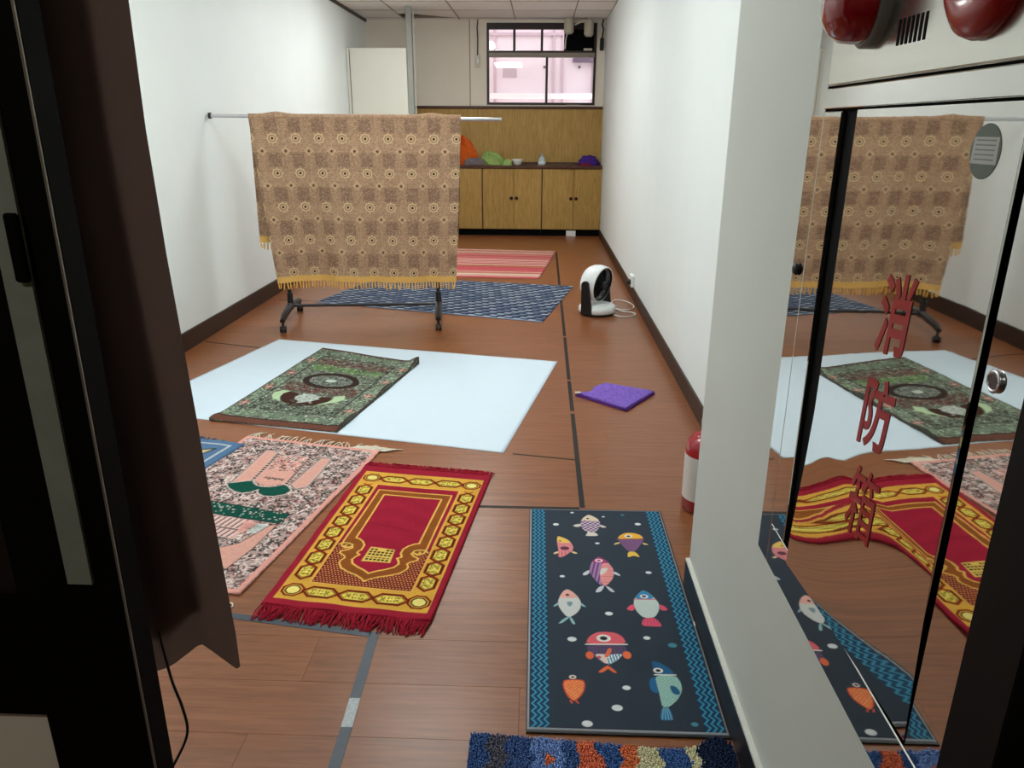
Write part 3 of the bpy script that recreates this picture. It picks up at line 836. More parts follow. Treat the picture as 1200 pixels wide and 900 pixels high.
# green band with white flowers
gbp = [(.06, .55), (.195, .528), (.577, .507), (.572, .431), (.267, .437), (.06, .455)]
cv.poly(gbp, DG)
for k in range(110):
    u = .07+rs.rand()*.50; v = .445+rs.rand()*.075
    cv.line([(u, v), (u+.010*(rs.rand()-.3), v+.008*(rs.rand()-.5))], .0045, [WH, (150, 190, 170), (20, 40, 36), WH][rs.randint(4)])
cv.line(gbp, .004, DK, True)
# columns
for row, (v0, v1, n) in enumerate(((.365, .425, 15), (.300, .345, 15))):
    cv.rect(.10, v0-.006, .47, v1+.004, (212, 170, 162))
    for k in range(n):
        u = .115+k*.023
        cv.line([(u, v0), (u+.010, v1)], .0052, DK); cv.line([(u+.009, v0), (u+.018, v1)], .006, (226, 206, 200))
    cv.line([(.10, v0-.008), (.47, v0-.012)], .005, (54, 50, 56))
cv.poly([(.44, .42), (.497, .414), (.478, .338), (.45, .342)], (222, 160, 150)); cv.poly([(.497, .414), (.548, .41), (.527, .345), (.49, .345)], (196, 204, 200))
for k in range(40):
    cv.line([(.445+rs.rand()*.10, .35+rs.rand()*.06)]+[(.445+rs.rand()*.10, .35+rs.rand()*.06)], .002, [DG, MR][k % 2], a=.35)
for k in range(90):
    u = .1+rs.rand()*.38; v = .215+rs.rand()*.08
    cv.line([(u, v), (u+.016, v+.004*(rs.rand()-.5))], .0045, [(52, 92, 92), DK, (206, 180, 176), (90, 110, 112)][rs.randint(4)])
pt_ = [(.570, .424), (.545, .410), (.525, .338), (.503, .273), (.462, .236), (.38, .215), (.25, .205), (.22, .14), (.30, .118), (.499, .135), (.556, .112), (.572, .25)]
cv.poly(pt_, PK); cv.line(pt_, .004, (60, 60, 58), True)
cv.grain(.16, rs)
hp = lambda U, V: .0014*smooth_noise(U, V, 20, 8)+.004*np.clip(1-(PWd-U)/.04, 0, 1)*np.clip(np.sin(V*11+1), 0, 1)
pr_ = make_rug('prayer_rug', 'pink patterned prayer rug with green bands and cream fringe left of the crimson rug', 'rug', PQ, cv, .006, .0018, hfun=hp, group='prayer rugs laid on the floor')
CREAMF = pm('cream_fringe', (226, 218, 200), .9, .1, noise=.08, nscale=90)
fringe(pr_, CREAMF, at_uv(PQ, .0, 1), at_uv(PQ, 1, 1), (.25, 1), 34, .055, .9, rs, .0028, .006, clump=.4)
fringe(pr_, CREAMF, at_uv(PQ, .78, 1), at_uv(PQ, 1.04, 1), (.9, .35), 34, .075, .5, rs, .003, .006, name='fringe_tangle', clump=.3)
mb = MB()
mb.tube([(-1.0, 1.985, .004), (-.955, 1.972, .004), (-.925, 1.960, .004), (-.918, 1.945, .004), (-.935, 1.935, .004), (-.965, 1.940, .004), (-.985, 1.955, .006), (-.955, 1.965, .006)], .0028, 5)
mb.build('loose_cord', CREAMF, pr_, label='loose cream cord loop at the near corner')

# ------------------------------------------------------------------ green prayer rug
GQ = [(-1.632, 3.470), (-.953, 3.339), (-.728, 4.475), (-1.42, 4.782)]
GW, GL = .71, 1.255
cv = Canvas(GW, GL, 215, 370, (108, 114, 100))
rs = np.random.RandomState(31)
cv.scribble((0, 0, GW, GL), 4600, [(126, 140, 122), (52, 52, 50), (128, 142, 126), (46, 44, 44), (180, 198, 172), (96, 84, 78), (60, 58, 56)], (.004, .012), (.003, .006), rs)
def speck(poly_box, n, cols, inside):
    cv.scribble(poly_box, n, cols, (.003, .009), (.003, .0055), rs, inside)
# border panels
for cx in (.05, .655):
    for k in range(5):
        v = .13+.245*k
        cv.ell(cx, v, .030, .055, (118, 138, 116), a=.4)
for u in np.linspace(.16, .55, 4): cv.ell(u, .12, .06, .028, (120, 146, 118), a=.4); cv.ell(u, 1.17, .06, .03, (120, 146, 118), a=.4)
speck((.02, .06, .10, 1.2), 260, [(160, 185, 155), (70, 78, 70)], None); speck((.61, .06, .69, 1.2), 260, [(160, 185, 155), (70, 78, 70)], None)
for (u, v) in ((.045, .25), (.047, .50), (.05, .75), (.055, 1.0), (.652, .285), (.652, .54), (.655, .80), (.66, 1.06)):
    for k in range(8):
        a = k*PI/4
        cv.line([(u, v), (u+.028*math.cos(a), v+.038*math.sin(a))], .008, (150, 66, 70) if k % 2 else (196, 150, 140))
    cv.ell(u, v, .009, .009, (226, 170, 160))
cv.line([(.095, .19), (.095, 1.10), (.60, 1.10), (.60, .19)], .008, (44, 44, 42), True)
# field
inE = lambda cx, cy, rx, ry: (lambda x, y: ((x-cx)/rx)**2+((y-cy)/ry)**2 < 1)
speck((.11, .95, .59, 1.07), 420, [(110, 46, 48), (84, 40, 42), (140, 80, 76), (60, 50, 46)], None)
speck((.12, .86, .58, .95), 380, [(96, 140, 70), (70, 110, 56), (50, 70, 44), (140, 170, 110)], None)
speck((.12, .48, .58, .62), 420, [(120, 50, 52), (96, 40, 42), (70, 40, 38)], None)
cv.ell(.345, .70, .175, .135, (52, 38, 34)); cv.ell(.345, .70, .135, .095, (96, 102, 94))
speck((.21, .61, .48, .79), 420, [(150, 156, 146), (56, 50, 50), (110, 116, 108)], inE(.345, .70, .13, .09))
cv.ell(.345, .70, .034, .026, (182, 196, 180))
cr_ = [(.175, .40), (.20, .47), (.335, .44), (.473, .45), (.485, .39), (.43, .31), (.36, .27), (.335, .24), (.30, .275), (.23, .32)]
cv.poly(cr_, (62, 38, 30))
hr = [(.268, .41), (.30, .455), (.355, .465), (.40, .45), (.41, .405), (.385, .36), (.335, .32), (.318, .318), (.322, .345), (.285, .365)]
cv.poly(hr, (170, 178, 170))
speck((.27, .33, .41, .46), 60, [(200, 206, 198), (120, 126, 120)], None)
cv.poly([(.122, .43), (.155, .475), (.20, .478), (.18, .43), (.19, .37), (.225, .315), (.165, .34), (.135, .38)], (176, 200, 160))
cv.poly([(.478, .47), (.53, .50), (.55, .45), (.53, .39), (.44, .325), (.478, .38), (.488, .42)], (176, 200, 160))
speck((.11, .20, .58, .30), 420, [(44, 46, 44), (130, 146, 126), (60, 60, 58)], None)
# brown bands at ends and sides
cv.rect(0, 0, GW, .062, (104, 66, 54)); cv.rect(0, .058, GW, .07, (52, 40, 36))
cv.rect(0, GL-.03, GW, GL, (84, 58, 52)); cv.rect(0, 0, .010, GL, (70, 62, 58)); cv.rect(GW-.014, 0, GW, GL, (66, 54, 50))
cv.c *= 1.0
cv.grain(.15, rs)
def hg(U, V):
    e = np.clip(1-(GW-U)/.07, 0, 1)
    z = .0022*smooth_noise(U, V, 17, 2)+e*(.022*np.clip(np.sin(V*12.0-.3), 0, 1))
    z += .022*np.exp(-(((GW-U)/.06)**2+((GL-V)/.06)**2))
    z += .012*np.exp(-((U/.035)**2+((V-.03)/.05)**2))
    return np.maximum(z, -.001)
make_rug('prayer_rug', 'dark green and brown prayer rug with wavy edge on the white sheet', 'rug', GQ, cv, .007, .0042, hfun=hg, group='prayer rugs laid on the floor')

# ------------------------------------------------------------------ blue rug corner by the curtain
BQ = [(-2.25, 2.25), (-1.636, 2.08), (-1.338, 3.167), (-1.985, 3.355)]
cv = Canvas(.66, 1.13, 130, 220, (82, 114, 148))
rs = np.random.RandomState(41)
cv.rect(.075, .075, .585, 1.055, (196, 184, 150))
cv.rect(.04, .04, .62, 1.09, (82, 114, 148)); cv.line([(.045, .045), (.615, .045), (.615, 1.085), (.045, 1.085)], .010, (196, 202, 200), True)
star = [(.10, .10), (.33, .16), (.56, .10), (.52, .33), (.45, .56), (.52, .80), (.56, 1.03), (.46, .93), (.33, .90), (.10, 1.03), (.15, .56)]
cv.poly([(.09, .09), (.57, .09), (.53, .40), (.51, .60), (.50, .80), (.575, 1.035), (.46, .985), (.33, .95), (.09, 1.04)], (206, 192, 140))
cv.line([(.09, .09), (.57, .09), (.53, .40), (.51, .60), (.50, .80), (.575, 1.035), (.46, .985), (.33, .95), (.09, 1.04)], .010, (34, 38, 46), True)
cv.poly([(.14, .2), (.46, .2), (.44, .6), (.43, .83), (.33, .90), (.14, .92)], (200, 176, 110)); cv.line([(.14, .2), (.46, .2), (.44, .6), (.43, .83), (.33, .90), (.14, .92)], .008, (40, 42, 46), True)
cv.grain(.14, rs)
hb = lambda U, V: .0072*np.clip((U-.44)/.12, 0, 1)+.001*smooth_noise(U, V, 20, 6)
bt_ = make_rug('blue_rug', 'blue bordered rug with tan centre peeking out behind the curtain', 'rug', BQ, cv, .005, .0022, hfun=hb)
fringe(bt_, pm('blue_fringe', (70, 96, 130), .9, .1, noise=.2, nscale=80), at_uv(BQ, .1, 1), at_uv(BQ, .85, 1), (.25, 1), 26, .025, .5, rs, .003, .005)

# ------------------------------------------------------------------ striped pink mat and blue woven mat at the back
q = [(-1.35, 7.38), (.016, 7.315), (.217, 9.05), (-1.15, 9.19)]
cv = Canvas(1.37, 1.74, 110, 230, (206, 96, 104))
rs = np.random.RandomState(51)
v = .02
while v < 1.74:
    hgt = .008+rs.rand()*.035; k = rs.randint(6)
    cc = [(184, 74, 84), (176, 66, 76), (206, 150, 136), (168, 104, 78), (206, 186, 164), (190, 84, 92)][k]
    cv.rect(0, v, 1.37, v+hgt, cc); v += hgt
cv.rect(1.358, 0, 1.37, 1.74, (120, 60, 62)); cv.rect(0, 0, 1.37, .02, (186, 96, 92))
cv.grain(.12, rs)
make_rug('striped_mat', 'red and cream striped mat furthest back near the cabinets', 'mat', q, cv, .006, .0016)

q = [(-1.86, 6.16), (.043, 5.584), (.333, 6.966), (-1.55, 7.31)]
cv = Canvas(1.98, 1.41, 330, 236, (44, 56, 84))
rs = np.random.RandomState(61)
Lr = 27; 
for j in range(Lr):
    v0 = j*1.41/Lr; hh = 1.41/Lr
    cv.rect(0, v0, 1.98, v0+hh, (44, 50, 66) if j % 2 else (52, 60, 80))
    n = 16
    for i in range(-1, n+1):
        u0 = (i+(j*.37) % 1)*1.98/n
        cv.poly([(u0, v0+hh*.15), (u0+.055, v0+hh*.25), (u0+.066, v0+hh*.75), (u0+.012, v0+hh*.65)], (182, 192, 206) if rs.rand() > .35 else (120, 134, 160))
        cv.poly([(u0+.066, v0+hh*.3), (u0+.092, v0+hh*.4), (u0+.10, v0+hh*.85), (u0+.07, v0+hh*.8)], (84, 98, 126))
cv.rect(0, 0, 1.98, .014, (150, 168, 190)); cv.rect(0, 0, .012, 1.41, (110, 132, 160))
cv.grain(.12, rs)
make_rug('woven_mat', 'navy and pale blue woven mat under the garment rack', 'mat', q, cv, .005, .0018)

# ------------------------------------------------------------------ fish mat
FQ = [(-.009, 1.480), (.484, 1.480), (.4835, 2.615), (-.014, 2.611)]
FW, FL = .4985, 1.133
cv = Canvas(FW, FL, 252, 570, (40, 52, 66))
rs = np.random.RandomState(71)
cv.rect(0, 0, FW, FL, (156, 162, 170)); cv.rect(.0055, .007, FW-.0055, FL-.0065, (24, 30, 42)); cv.rect(.008, .010, FW-.008, FL-.009, (40, 52, 66))
for side in (0, 1):
    u0 = .0095 if side == 0 else FW-.0095-.047
    cv.rect(u0, .010, u0+.047, FL-.009, (12, 54, 88))
    vs = np.arange(.008, FL, .0135)
    for k in range(3):
        P = [(u0+.0085+k*.0155+(.0055 if i % 2 else -.0055), vv) for i, vv in enumerate(vs)]
        cv.line(P, .0043, (58, 150, 182))
FP = {
'f1body':[(0.221,1.093),(0.238,1.08),(0.253,1.062),(0.261,1.039),(0.259,1.006),(0.249,0.98),(0.234,0.959),(0.212,0.957),(0.195,0.978),(0.189,1.003),(0.189,1.037),(0.2,1.067)],
'f1head':[(0.221,1.093),(0.238,1.08),(0.253,1.062),(0.259,1.047),(0.236,1.042),(0.214,1.047),(0.192,1.046),(0.2,1.067)],
'f1finL':[(0.19,1.022),(0.168,1.015),(0.158,1.004),(0.174,0.995),(0.189,1.003)],
'f1finR':[(0.26,1.017),(0.277,1.006),(0.283,0.998),(0.269,0.994),(0.258,1.004)],
'f1tail':[(0.212,0.963),(0.239,0.958),(0.25,0.934),(0.2,0.932),(0.206,0.946)],
'f2body':[(0.099,0.928),(0.114,0.922),(0.135,0.905),(0.148,0.882),(0.154,0.852),(0.149,0.829),(0.135,0.812),(0.114,0.789),(0.099,0.786),(0.101,0.831),(0.097,0.884)],
'f2head':[(0.099,0.928),(0.114,0.922),(0.135,0.905),(0.148,0.882),(0.097,0.882)],
'f2finL':[(0.1,0.827),(0.082,0.814),(0.085,0.805),(0.101,0.814)],
'f2finR':[(0.149,0.829),(0.168,0.815),(0.159,0.81),(0.146,0.819)],
'f3body':[(0.359,0.961),(0.384,0.958),(0.403,0.943),(0.41,0.922),(0.401,0.895),(0.383,0.861),(0.367,0.831),(0.345,0.832),(0.328,0.869),(0.319,0.899),(0.314,0.919),(0.325,0.94),(0.341,0.955)],
'f3head':[(0.359,0.961),(0.384,0.958),(0.403,0.943),(0.409,0.919),(0.314,0.915),(0.325,0.94),(0.341,0.955)],
'f3finL':[(0.32,0.895),(0.302,0.886),(0.297,0.874),(0.319,0.884)],
'f3finR':[(0.401,0.895),(0.417,0.885),(0.421,0.879),(0.403,0.88)],
'f3tail':[(0.343,0.832),(0.368,0.833),(0.382,0.795),(0.36,0.808),(0.337,0.793)],
'f4body':[(0.238,0.796),(0.254,0.782),(0.269,0.758),(0.28,0.727),(0.282,0.697),(0.274,0.663),(0.258,0.634),(0.245,0.62),(0.23,0.626),(0.214,0.658),(0.203,0.69),(0.202,0.721),(0.209,0.752),(0.222,0.778)],
'f4head':[(0.238,0.796),(0.254,0.782),(0.267,0.758),(0.24,0.754),(0.214,0.76),(0.222,0.778)],
'f4pink':[(0.244,0.754),(0.267,0.758),(0.28,0.727),(0.282,0.697),(0.274,0.663),(0.258,0.634),(0.245,0.62),(0.235,0.636),(0.233,0.682)],
'f4heart':[(0.241,0.722),(0.263,0.73),(0.259,0.706),(0.242,0.685),(0.233,0.685),(0.236,0.705)],
'f4finL':[(0.201,0.714),(0.179,0.693),(0.177,0.679),(0.19,0.681),(0.2,0.694)],
'f4finR':[(0.283,0.707),(0.299,0.691),(0.301,0.679),(0.287,0.687),(0.28,0.693)],
'f4tail1':[(0.245,0.624),(0.226,0.616),(0.214,0.594),(0.213,0.583),(0.231,0.589)],
'f4tail2':[(0.245,0.624),(0.262,0.612),(0.276,0.586),(0.26,0.59)],
'f5body':[(0.123,0.599),(0.141,0.582),(0.156,0.555),(0.163,0.529),(0.16,0.499),(0.147,0.473),(0.127,0.453),(0.115,0.455),(0.102,0.48),(0.092,0.508),(0.091,0.532),(0.099,0.562),(0.11,0.587)],
'f5head':[(0.123,0.599),(0.141,0.582),(0.154,0.558),(0.154,0.551),(0.095,0.549),(0.099,0.562),(0.11,0.587)],
'f5finL':[(0.091,0.526),(0.08,0.512),(0.075,0.502),(0.091,0.511)],
'f5finR':[(0.162,0.528),(0.171,0.516),(0.179,0.503),(0.162,0.512)],
'f5t1':[(0.124,0.458),(0.104,0.442),(0.088,0.418),(0.104,0.425),(0.125,0.453)],
'f5t2':[(0.124,0.458),(0.133,0.445),(0.141,0.418),(0.132,0.419),(0.125,0.441)],
'f5heart':[(0.118,0.53),(0.137,0.532),(0.135,0.516),(0.127,0.504),(0.12,0.514)],
'f6body':[(0.365,0.603),(0.382,0.588),(0.396,0.561),(0.406,0.532),(0.401,0.497),(0.382,0.46),(0.348,0.458),(0.331,0.489),(0.326,0.523),(0.331,0.553),(0.347,0.581)],
'f6head':[(0.365,0.603),(0.382,0.588),(0.397,0.555),(0.331,0.553),(0.347,0.581)],
'f6finL':[(0.328,0.526),(0.314,0.52),(0.3,0.499),(0.317,0.491),(0.327,0.5)],
'f6finR':[(0.406,0.529),(0.422,0.518),(0.429,0.499),(0.411,0.496),(0.404,0.503)],
'f6tail':[(0.348,0.458),(0.384,0.46),(0.401,0.417),(0.368,0.418),(0.336,0.42)],
'f7head':[(0.165,0.329),(0.175,0.36),(0.198,0.382),(0.221,0.387),(0.255,0.384),(0.275,0.367),(0.284,0.333)],
'f7mid':[(0.167,0.323),(0.282,0.328),(0.277,0.297),(0.263,0.28),(0.22,0.239),(0.184,0.277),(0.169,0.298)],
'f7tri':[(0.183,0.287),(0.224,0.288),(0.222,0.239)],
'f7str':[(0.231,0.287),(0.269,0.29),(0.251,0.264),(0.222,0.242),(0.221,0.268)],
'f7nose':[(0.23,0.317),(0.24,0.309),(0.227,0.276),(0.212,0.273)],
'f7t1':[(0.222,0.242),(0.205,0.228),(0.191,0.212),(0.204,0.211),(0.223,0.229)],
'f7t2':[(0.22,0.242),(0.233,0.229),(0.245,0.211),(0.235,0.212),(0.218,0.23)],
'f8body':[(0.1,0.179),(0.15,0.181),(0.153,0.159),(0.147,0.135),(0.135,0.114),(0.121,0.101),(0.108,0.115),(0.099,0.138),(0.095,0.162)],
'f9head':[(0.344,0.266),(0.37,0.255),(0.391,0.233),(0.401,0.212),(0.346,0.21),(0.344,0.236)],
'f9body':[(0.345,0.206),(0.402,0.207),(0.411,0.179),(0.409,0.15),(0.392,0.117),(0.365,0.089),(0.347,0.088),(0.347,0.124),(0.346,0.162)],
'f9tail':[(0.346,0.087),(0.365,0.088),(0.37,0.043),(0.333,0.042)],
'f9back':[(0.345,0.201),(0.331,0.193),(0.325,0.171),(0.327,0.144),(0.345,0.136),(0.346,0.162)],
'f9fin':[(0.379,0.168),(0.394,0.166),(0.404,0.145),(0.398,0.133),(0.385,0.135),(0.379,0.149)],
}
def smoothp(P, it=2):
    for _ in range(it):
        Q = []
        for i in range(len(P)):
            a, b = P[i], P[(i+1) % len(P)]
            Q += [(a[0]*.8+b[0]*.2, a[1]*.8+b[1]*.2), (a[0]*.2+b[0]*.8, a[1]*.2+b[1]*.8)]
        P = Q
    return P
chk = lambda f: (lambda X, Y: ((np.sin(X*f)*np.sin(Y*f)) > 0)*1.0)
def F_(k, c, **kw): cv.poly(smoothp(FP[k]), c, **kw)
def eye(u, v, r, iris=(24, 28, 36), white=(236, 232, 226)):
    cv.ell(u, v, r*1.25, r, white); cv.ell(u, v, r*.68, r*.55, iris)
F_('f1body', (206, 190, 200)); F_('f1body', (104, 62, 112), tex=chk(330))
F_('f1head', (226, 206, 180)); F_('f1finL', (214, 206, 196)); F_('f1finR', (214, 206, 196)); F_('f1tail', (222, 212, 200)); cv.ell(.217, 1.062, .005, .0055, (40, 34, 40))
F_('f2body', (222, 134, 140)); F_('f2body', (196, 96, 108), tex=lambda X, Y: (np.sin(X*520) > .35)*(Y < .83)); F_('f2head', (236, 196, 96)); F_('f2finL', (230, 206, 150)); F_('f2finR', (230, 206, 150))
cv.ell(.123, .846, .016, .012, (92, 40, 62)); cv.ell(.108, .895, .004, .004, (60, 40, 40))
F_('f3body', (84, 50, 92)); F_('f3body', (150, 106, 150), tex=chk(700)); F_('f3head', (240, 182, 62)); cv.line([(.315, .914), (.409, .919)], .005, (150, 70, 60))
F_('f3finL', (232, 206, 130)); F_('f3finR', (232, 206, 130)); F_('f3tail', (238, 196, 80)); eye(.356, .936, .011)
F_('f4body', (168, 128, 170)); F_('f4body', (112, 62, 128), tex=lambda X, Y: (np.sin((X-.2*Y)*470) > .1)*1.0); F_('f4pink', (232, 150, 148)); F_('f4pink', (206, 120, 120), tex=lambda X, Y: (np.sin(Y*560) > .72)*1.0)
F_('f4head', (176, 42, 112)); F_('f4heart', (216, 212, 204)); eye(.237, .771, .0105, (176, 42, 112))
for k in ('f4finL', 'f4finR', 'f4tail1', 'f4tail2'): F_(k, (206, 208, 216))
F_('f5body', (206, 208, 206)); F_('f5head', (232, 172, 160)); F_('f5heart', (120, 148, 158)); cv.ell(.122, .567, .006, .006, (60, 44, 50))
for k in ('f5finL', 'f5finR', 'f5t1', 'f5t2'): F_(k, (150, 190, 196))
F_('f6body', (196, 210, 206)); F_('f6head', (42, 134, 182)); cv.line([(.331, .552), (.398, .553)], .004, (206, 100, 110))
for k in ('f6finL', 'f6finR', 'f6tail'): F_(k, (224, 84, 112))
for k in range(5): cv.line([(.352+.008*k, .455), (.345+.011*k, .425)], .0018, (170, 50, 80))
eye(.364, .568, .0105, (24, 60, 110))
F_('f7head', (228, 96, 108)); cv.line([(.166, .328), (.284, .332)], .005, (240, 234, 226))
F_('f7mid', (58, 44, 72)); F_('f7mid', (110, 90, 130), tex=chk(620), a=.8)
F_('f7tri', (226, 206, 200)); F_('f7str', (236, 236, 230)); F_('f7str', (40, 140, 176), tex=lambda X, Y: (np.sin((X+.15*Y)*720) > -.1)*1.0); cv.ell(.2, .274, .006, .006, (196, 90, 90))
F_('f7nose', (232, 112, 72)); cv.ell(.174, .281, .011, .016, (236, 110, 66)); cv.ell(.279, .286, .012, .016, (236, 110, 66)); F_('f7t1', (236, 110, 66)); F_('f7t2', (236, 110, 66))
eye(.219, .357, .0165)
F_('f8body', (236, 112, 58)); F_('f8body', (250, 170, 110), tex=lambda X, Y: ((np.sin((X+Y)*560) > .82) | (np.sin((X-Y)*560) > .82))*1.0)
cv.line(smoothp(FP['f8body']), .003, (220, 70, 50), True); cv.line([(.112, .102), (.116, .094)], .004, (236, 90, 60)); cv.line([(.127, .103), (.132, .094)], .004, (236, 90, 60)); eye(.122, .191, .0075, (120, 30, 30))
F_('f9tail', (30, 112, 160))
for k in range(4): cv.line([(.349+.004*k, .085), (.341+.008*k, .046)], .0016, (150, 200, 214))
F_('f9back', (26, 100, 150)); F_('f9body', (132, 182, 178)); F_('f9body', (176, 210, 190), tex=chk(600), a=.7); F_('f9head', (24, 92, 136)); cv.line([(.345, .208), (.402, .209)], .004, (230, 236, 232)); F_('f9fin', (26, 92, 134)); eye(.357, .225, .0105)
for (u, v), r in [((.096, 1.013), .0114), ((.16, 1.106), .0074), ((.277, 1.078), .006), ((.401, 1.026), .0121), ((.24, .883), .0084), ((.109, .671), .0088), ((.397, .704), .0107), ((.245, .475), .0126), ((.127, .349), .0142), ((.345, .363), .0108), ((.263, .155), .0116), ((.231, .081), .0150), ((.151, .024), .0145)]:
    cv.ell(u, v, r*.92, r*.72, (224, 228, 232))
for (u, v), r in [((.351, 1.094), .0074), ((.414, .333), .0135), ((.419, .032), .0095)]:
    cv.ell(u, v, r*.92, r*.72, (66, 140, 160))
cv.grain(.07, rs)
ft = make_rug('fish_mat', 'navy doormat printed with nine colourful fish beside the right wall', 'mat', FQ, cv, .0062, .0008, part='printed_face', matl=MATP, hfun=lambda U, V: .0006*smooth_noise(U, V, 14, 5))
ed = MB()
for a, b in ((FQ[0], FQ[1]), (FQ[1], FQ[2]), (FQ[2], FQ[3]), (FQ[3], FQ[0])):
    a2, b2 = Vector(a), Vector(b); d = (b2-a2).normalized(); n = Vector((d.y, -d.x))
    wd = .007 if a == FQ[0] else .0022
    ed.prism([tuple(a2), tuple(a2+n*wd-d*.002), tuple(b2+n*wd+d*.002), tuple(b2)], .0006, .0052)
ed.build('rubber_edge', BLACK, ft)
MB().box((.4795, 1.905, .0074), (.4835, 1.925, .0080)).build('care_tag', WHITEP, ft, label='tiny white tag on the mat edge')

# ------------------------------------------------------------------ shaggy rug at the bottom of the frame
rs = np.random.RandomState(81)
t = thing('shaggy_rug', 'shaggy blue rug with orange and cream stripes at the front', 'rug', (.17, 1.22, 0))
def shagcol(x, y):
    x += .006*math.sin(y*90)+(rs.rand()-.5)*.006
    sl = (1.44-y)
    B = [(-.10, (58, 86, 132)), (-.055, (84, 84, 96)), (.005, (60, 86, 132)), (.078, (108, 134, 178)), (.112, (62, 92, 140)), (.150+sl*.3, (214, 108, 78)), (.222-sl*.2, (60, 94, 144)), (.260-sl*.2, (218, 112, 72)), (.306, (206, 190, 158)), (.368, (60, 94, 144)), (.400-sl*.15, (206, 190, 158)), (.478, (26, 40, 68)), (9, (30, 60, 118))]
    if ((x-.04)/.012)**2+((y-1.378)/.016)**2 < 1: return (222, 106, 70)
    for b, c in B:
        if x < b: return c
BR_ = [(-.145, 1.0), (.485, 1.0)]
nx, ny = 168, 112
V = []; F = []; C = []
for j in range(ny):
    yv = 1.0+(j+.5)/ny*.452
    for i in range(nx):
        xv = -.142+(i+.5)/nx*.618
        far = 1.452-.028*np.clip((xv+.1)/.4, 0, 1)+.022*math.exp(-((xv-.44)/.04)**2)
        if yv > far: continue
        xq = xv+(rs.rand()-.5)*.004; yq = yv+(rs.rand()-.5)*.004
        hump = .016*math.exp(-((xv-.44)/.05)**2)
        z = .004+hump; h = .013+.004*rs.rand(); r = .0026
        lx, ly = (rs.rand()-.5)*.006, (rs.rand()-.5)*.006
        xq = min(xq, .478-r); 
        lx = min(lx, .481-xq)
        n0 = len(V); a0 = rs.rand()*2
        for k in range(3): V.append((xq+r*math.cos(a0+k*2.094), yq+r*math.sin(a0+k*2.094), z-.0036))
        for k in range(3): V.append((xq+lx+r*.75*math.cos(a0+k*2.094), yq+ly+r*.75*math.sin(a0+k*2.094), z+h))
        F += [(n0, n0+1, n0+4, n0+3), (n0+1, n0+2, n0+5, n0+4), (n0+2, n0, n0+3, n0+5), (n0+3, n0+4, n0+5)]
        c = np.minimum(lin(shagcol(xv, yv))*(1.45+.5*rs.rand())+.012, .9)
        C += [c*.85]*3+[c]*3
me = bpy.data.meshes.new('pile'); off_ = Vector((.17, 1.22, 0))
me.from_pydata([tuple(Vector(p)-off_) for p in V], [], F)
at = me.color_attributes.new('Col', 'FLOAT_COLOR', 'POINT'); at.data.foreach_set('color', np.concatenate([np.array(C), np.ones((len(C), 1))], 1).astype(np.float32).ravel())
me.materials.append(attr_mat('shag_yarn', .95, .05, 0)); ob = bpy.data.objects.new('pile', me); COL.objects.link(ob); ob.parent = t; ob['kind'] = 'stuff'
MB().prism([(-.145, 1.0), (.481, 1.0), (.481, 1.436), (.30, 1.42), (-.145, 1.450)], .0006, .004).build('backing', pm('rug_backing', (40, 52, 84), .9, .1, noise=.1, nscale=60), t)

# ------------------------------------------------------------------ purple towel on the floor
PT_ = pm('purple_towel', (128, 98, 190), .95, .1, noise=.30, nscale=60, bump=.6, bscale=110)
t = thing('purple_cloth', 'folded purple cleaning cloth lying on the floor near the right wall', 'cloth', (.42, 3.9, 0))
base = [(.216, 3.935), (.30, 3.97), (.325, 4.06), (.40, 4.125), (.47, 4.09), (.662, 3.985), (.472, 3.70)]
def towel_layer(P, z0, z1, n=26):
    # soft slab over the outline, built as a fan of rings
    cx, cy = .445, 3.91
    D = []
    for i in range(len(P)):
        a, b = P[i], P[(i+1) % len(P)]
        for k in range(6): D.append((a[0]+(b[0]-a[0])*k/6, a[1]+(b[1]-a[1])*k/6))
    V = []; F = []; m = len(D)
    rings = [(1.0, z0), (1.0, z0+(z1-z0)*.5), (.985, z1*.95), (.95, z1)]+[(r, z1) for r in (.85, .7, .5)]
    for s_, z in rings:
        for x, y in D:
            zz = z
            if s_ < .96: zz += .0022*math.sin(x*70+y*35)+.0018*math.sin(y*88-x*40)
            V.append((cx+(x-cx)*s_, cy+(y-cy)*s_, zz))
    for j in range(len(rings)-1):
        for i in range(m): F.append((j*m+i, (j+1)*m+i, (j+1)*m+(i+1) % m, j*m+(i+1) % m))
    V.append((cx, cy, z1)); k0 = (len(rings)-1)*m
    F += [(k0+i, len(V)-1, k0+(i+1) % m) for i in range(m)]
    F = [tuple(reversed(f)) for f in F]
    return MB().add(V, F, True)
towel_layer(base, .0008, .010).build('lower_fold', pm('purple_towel_under', (88, 44, 120), .95, .1, noise=.16, nscale=60, bump=.6, bscale=110), t)
towel_layer([(.235, 3.94), (.305, 3.965), (.332, 4.055), (.40, 4.115), (.47, 4.083), (.655, 3.985), (.47, 3.712)], .0105, .021).build('upper_fold', PT_, t)
MB().box((.214, 3.925, .0215), (.246, 3.945, .0228)).build('care_tag', WHITEP, t, label='white tag at the left tip')

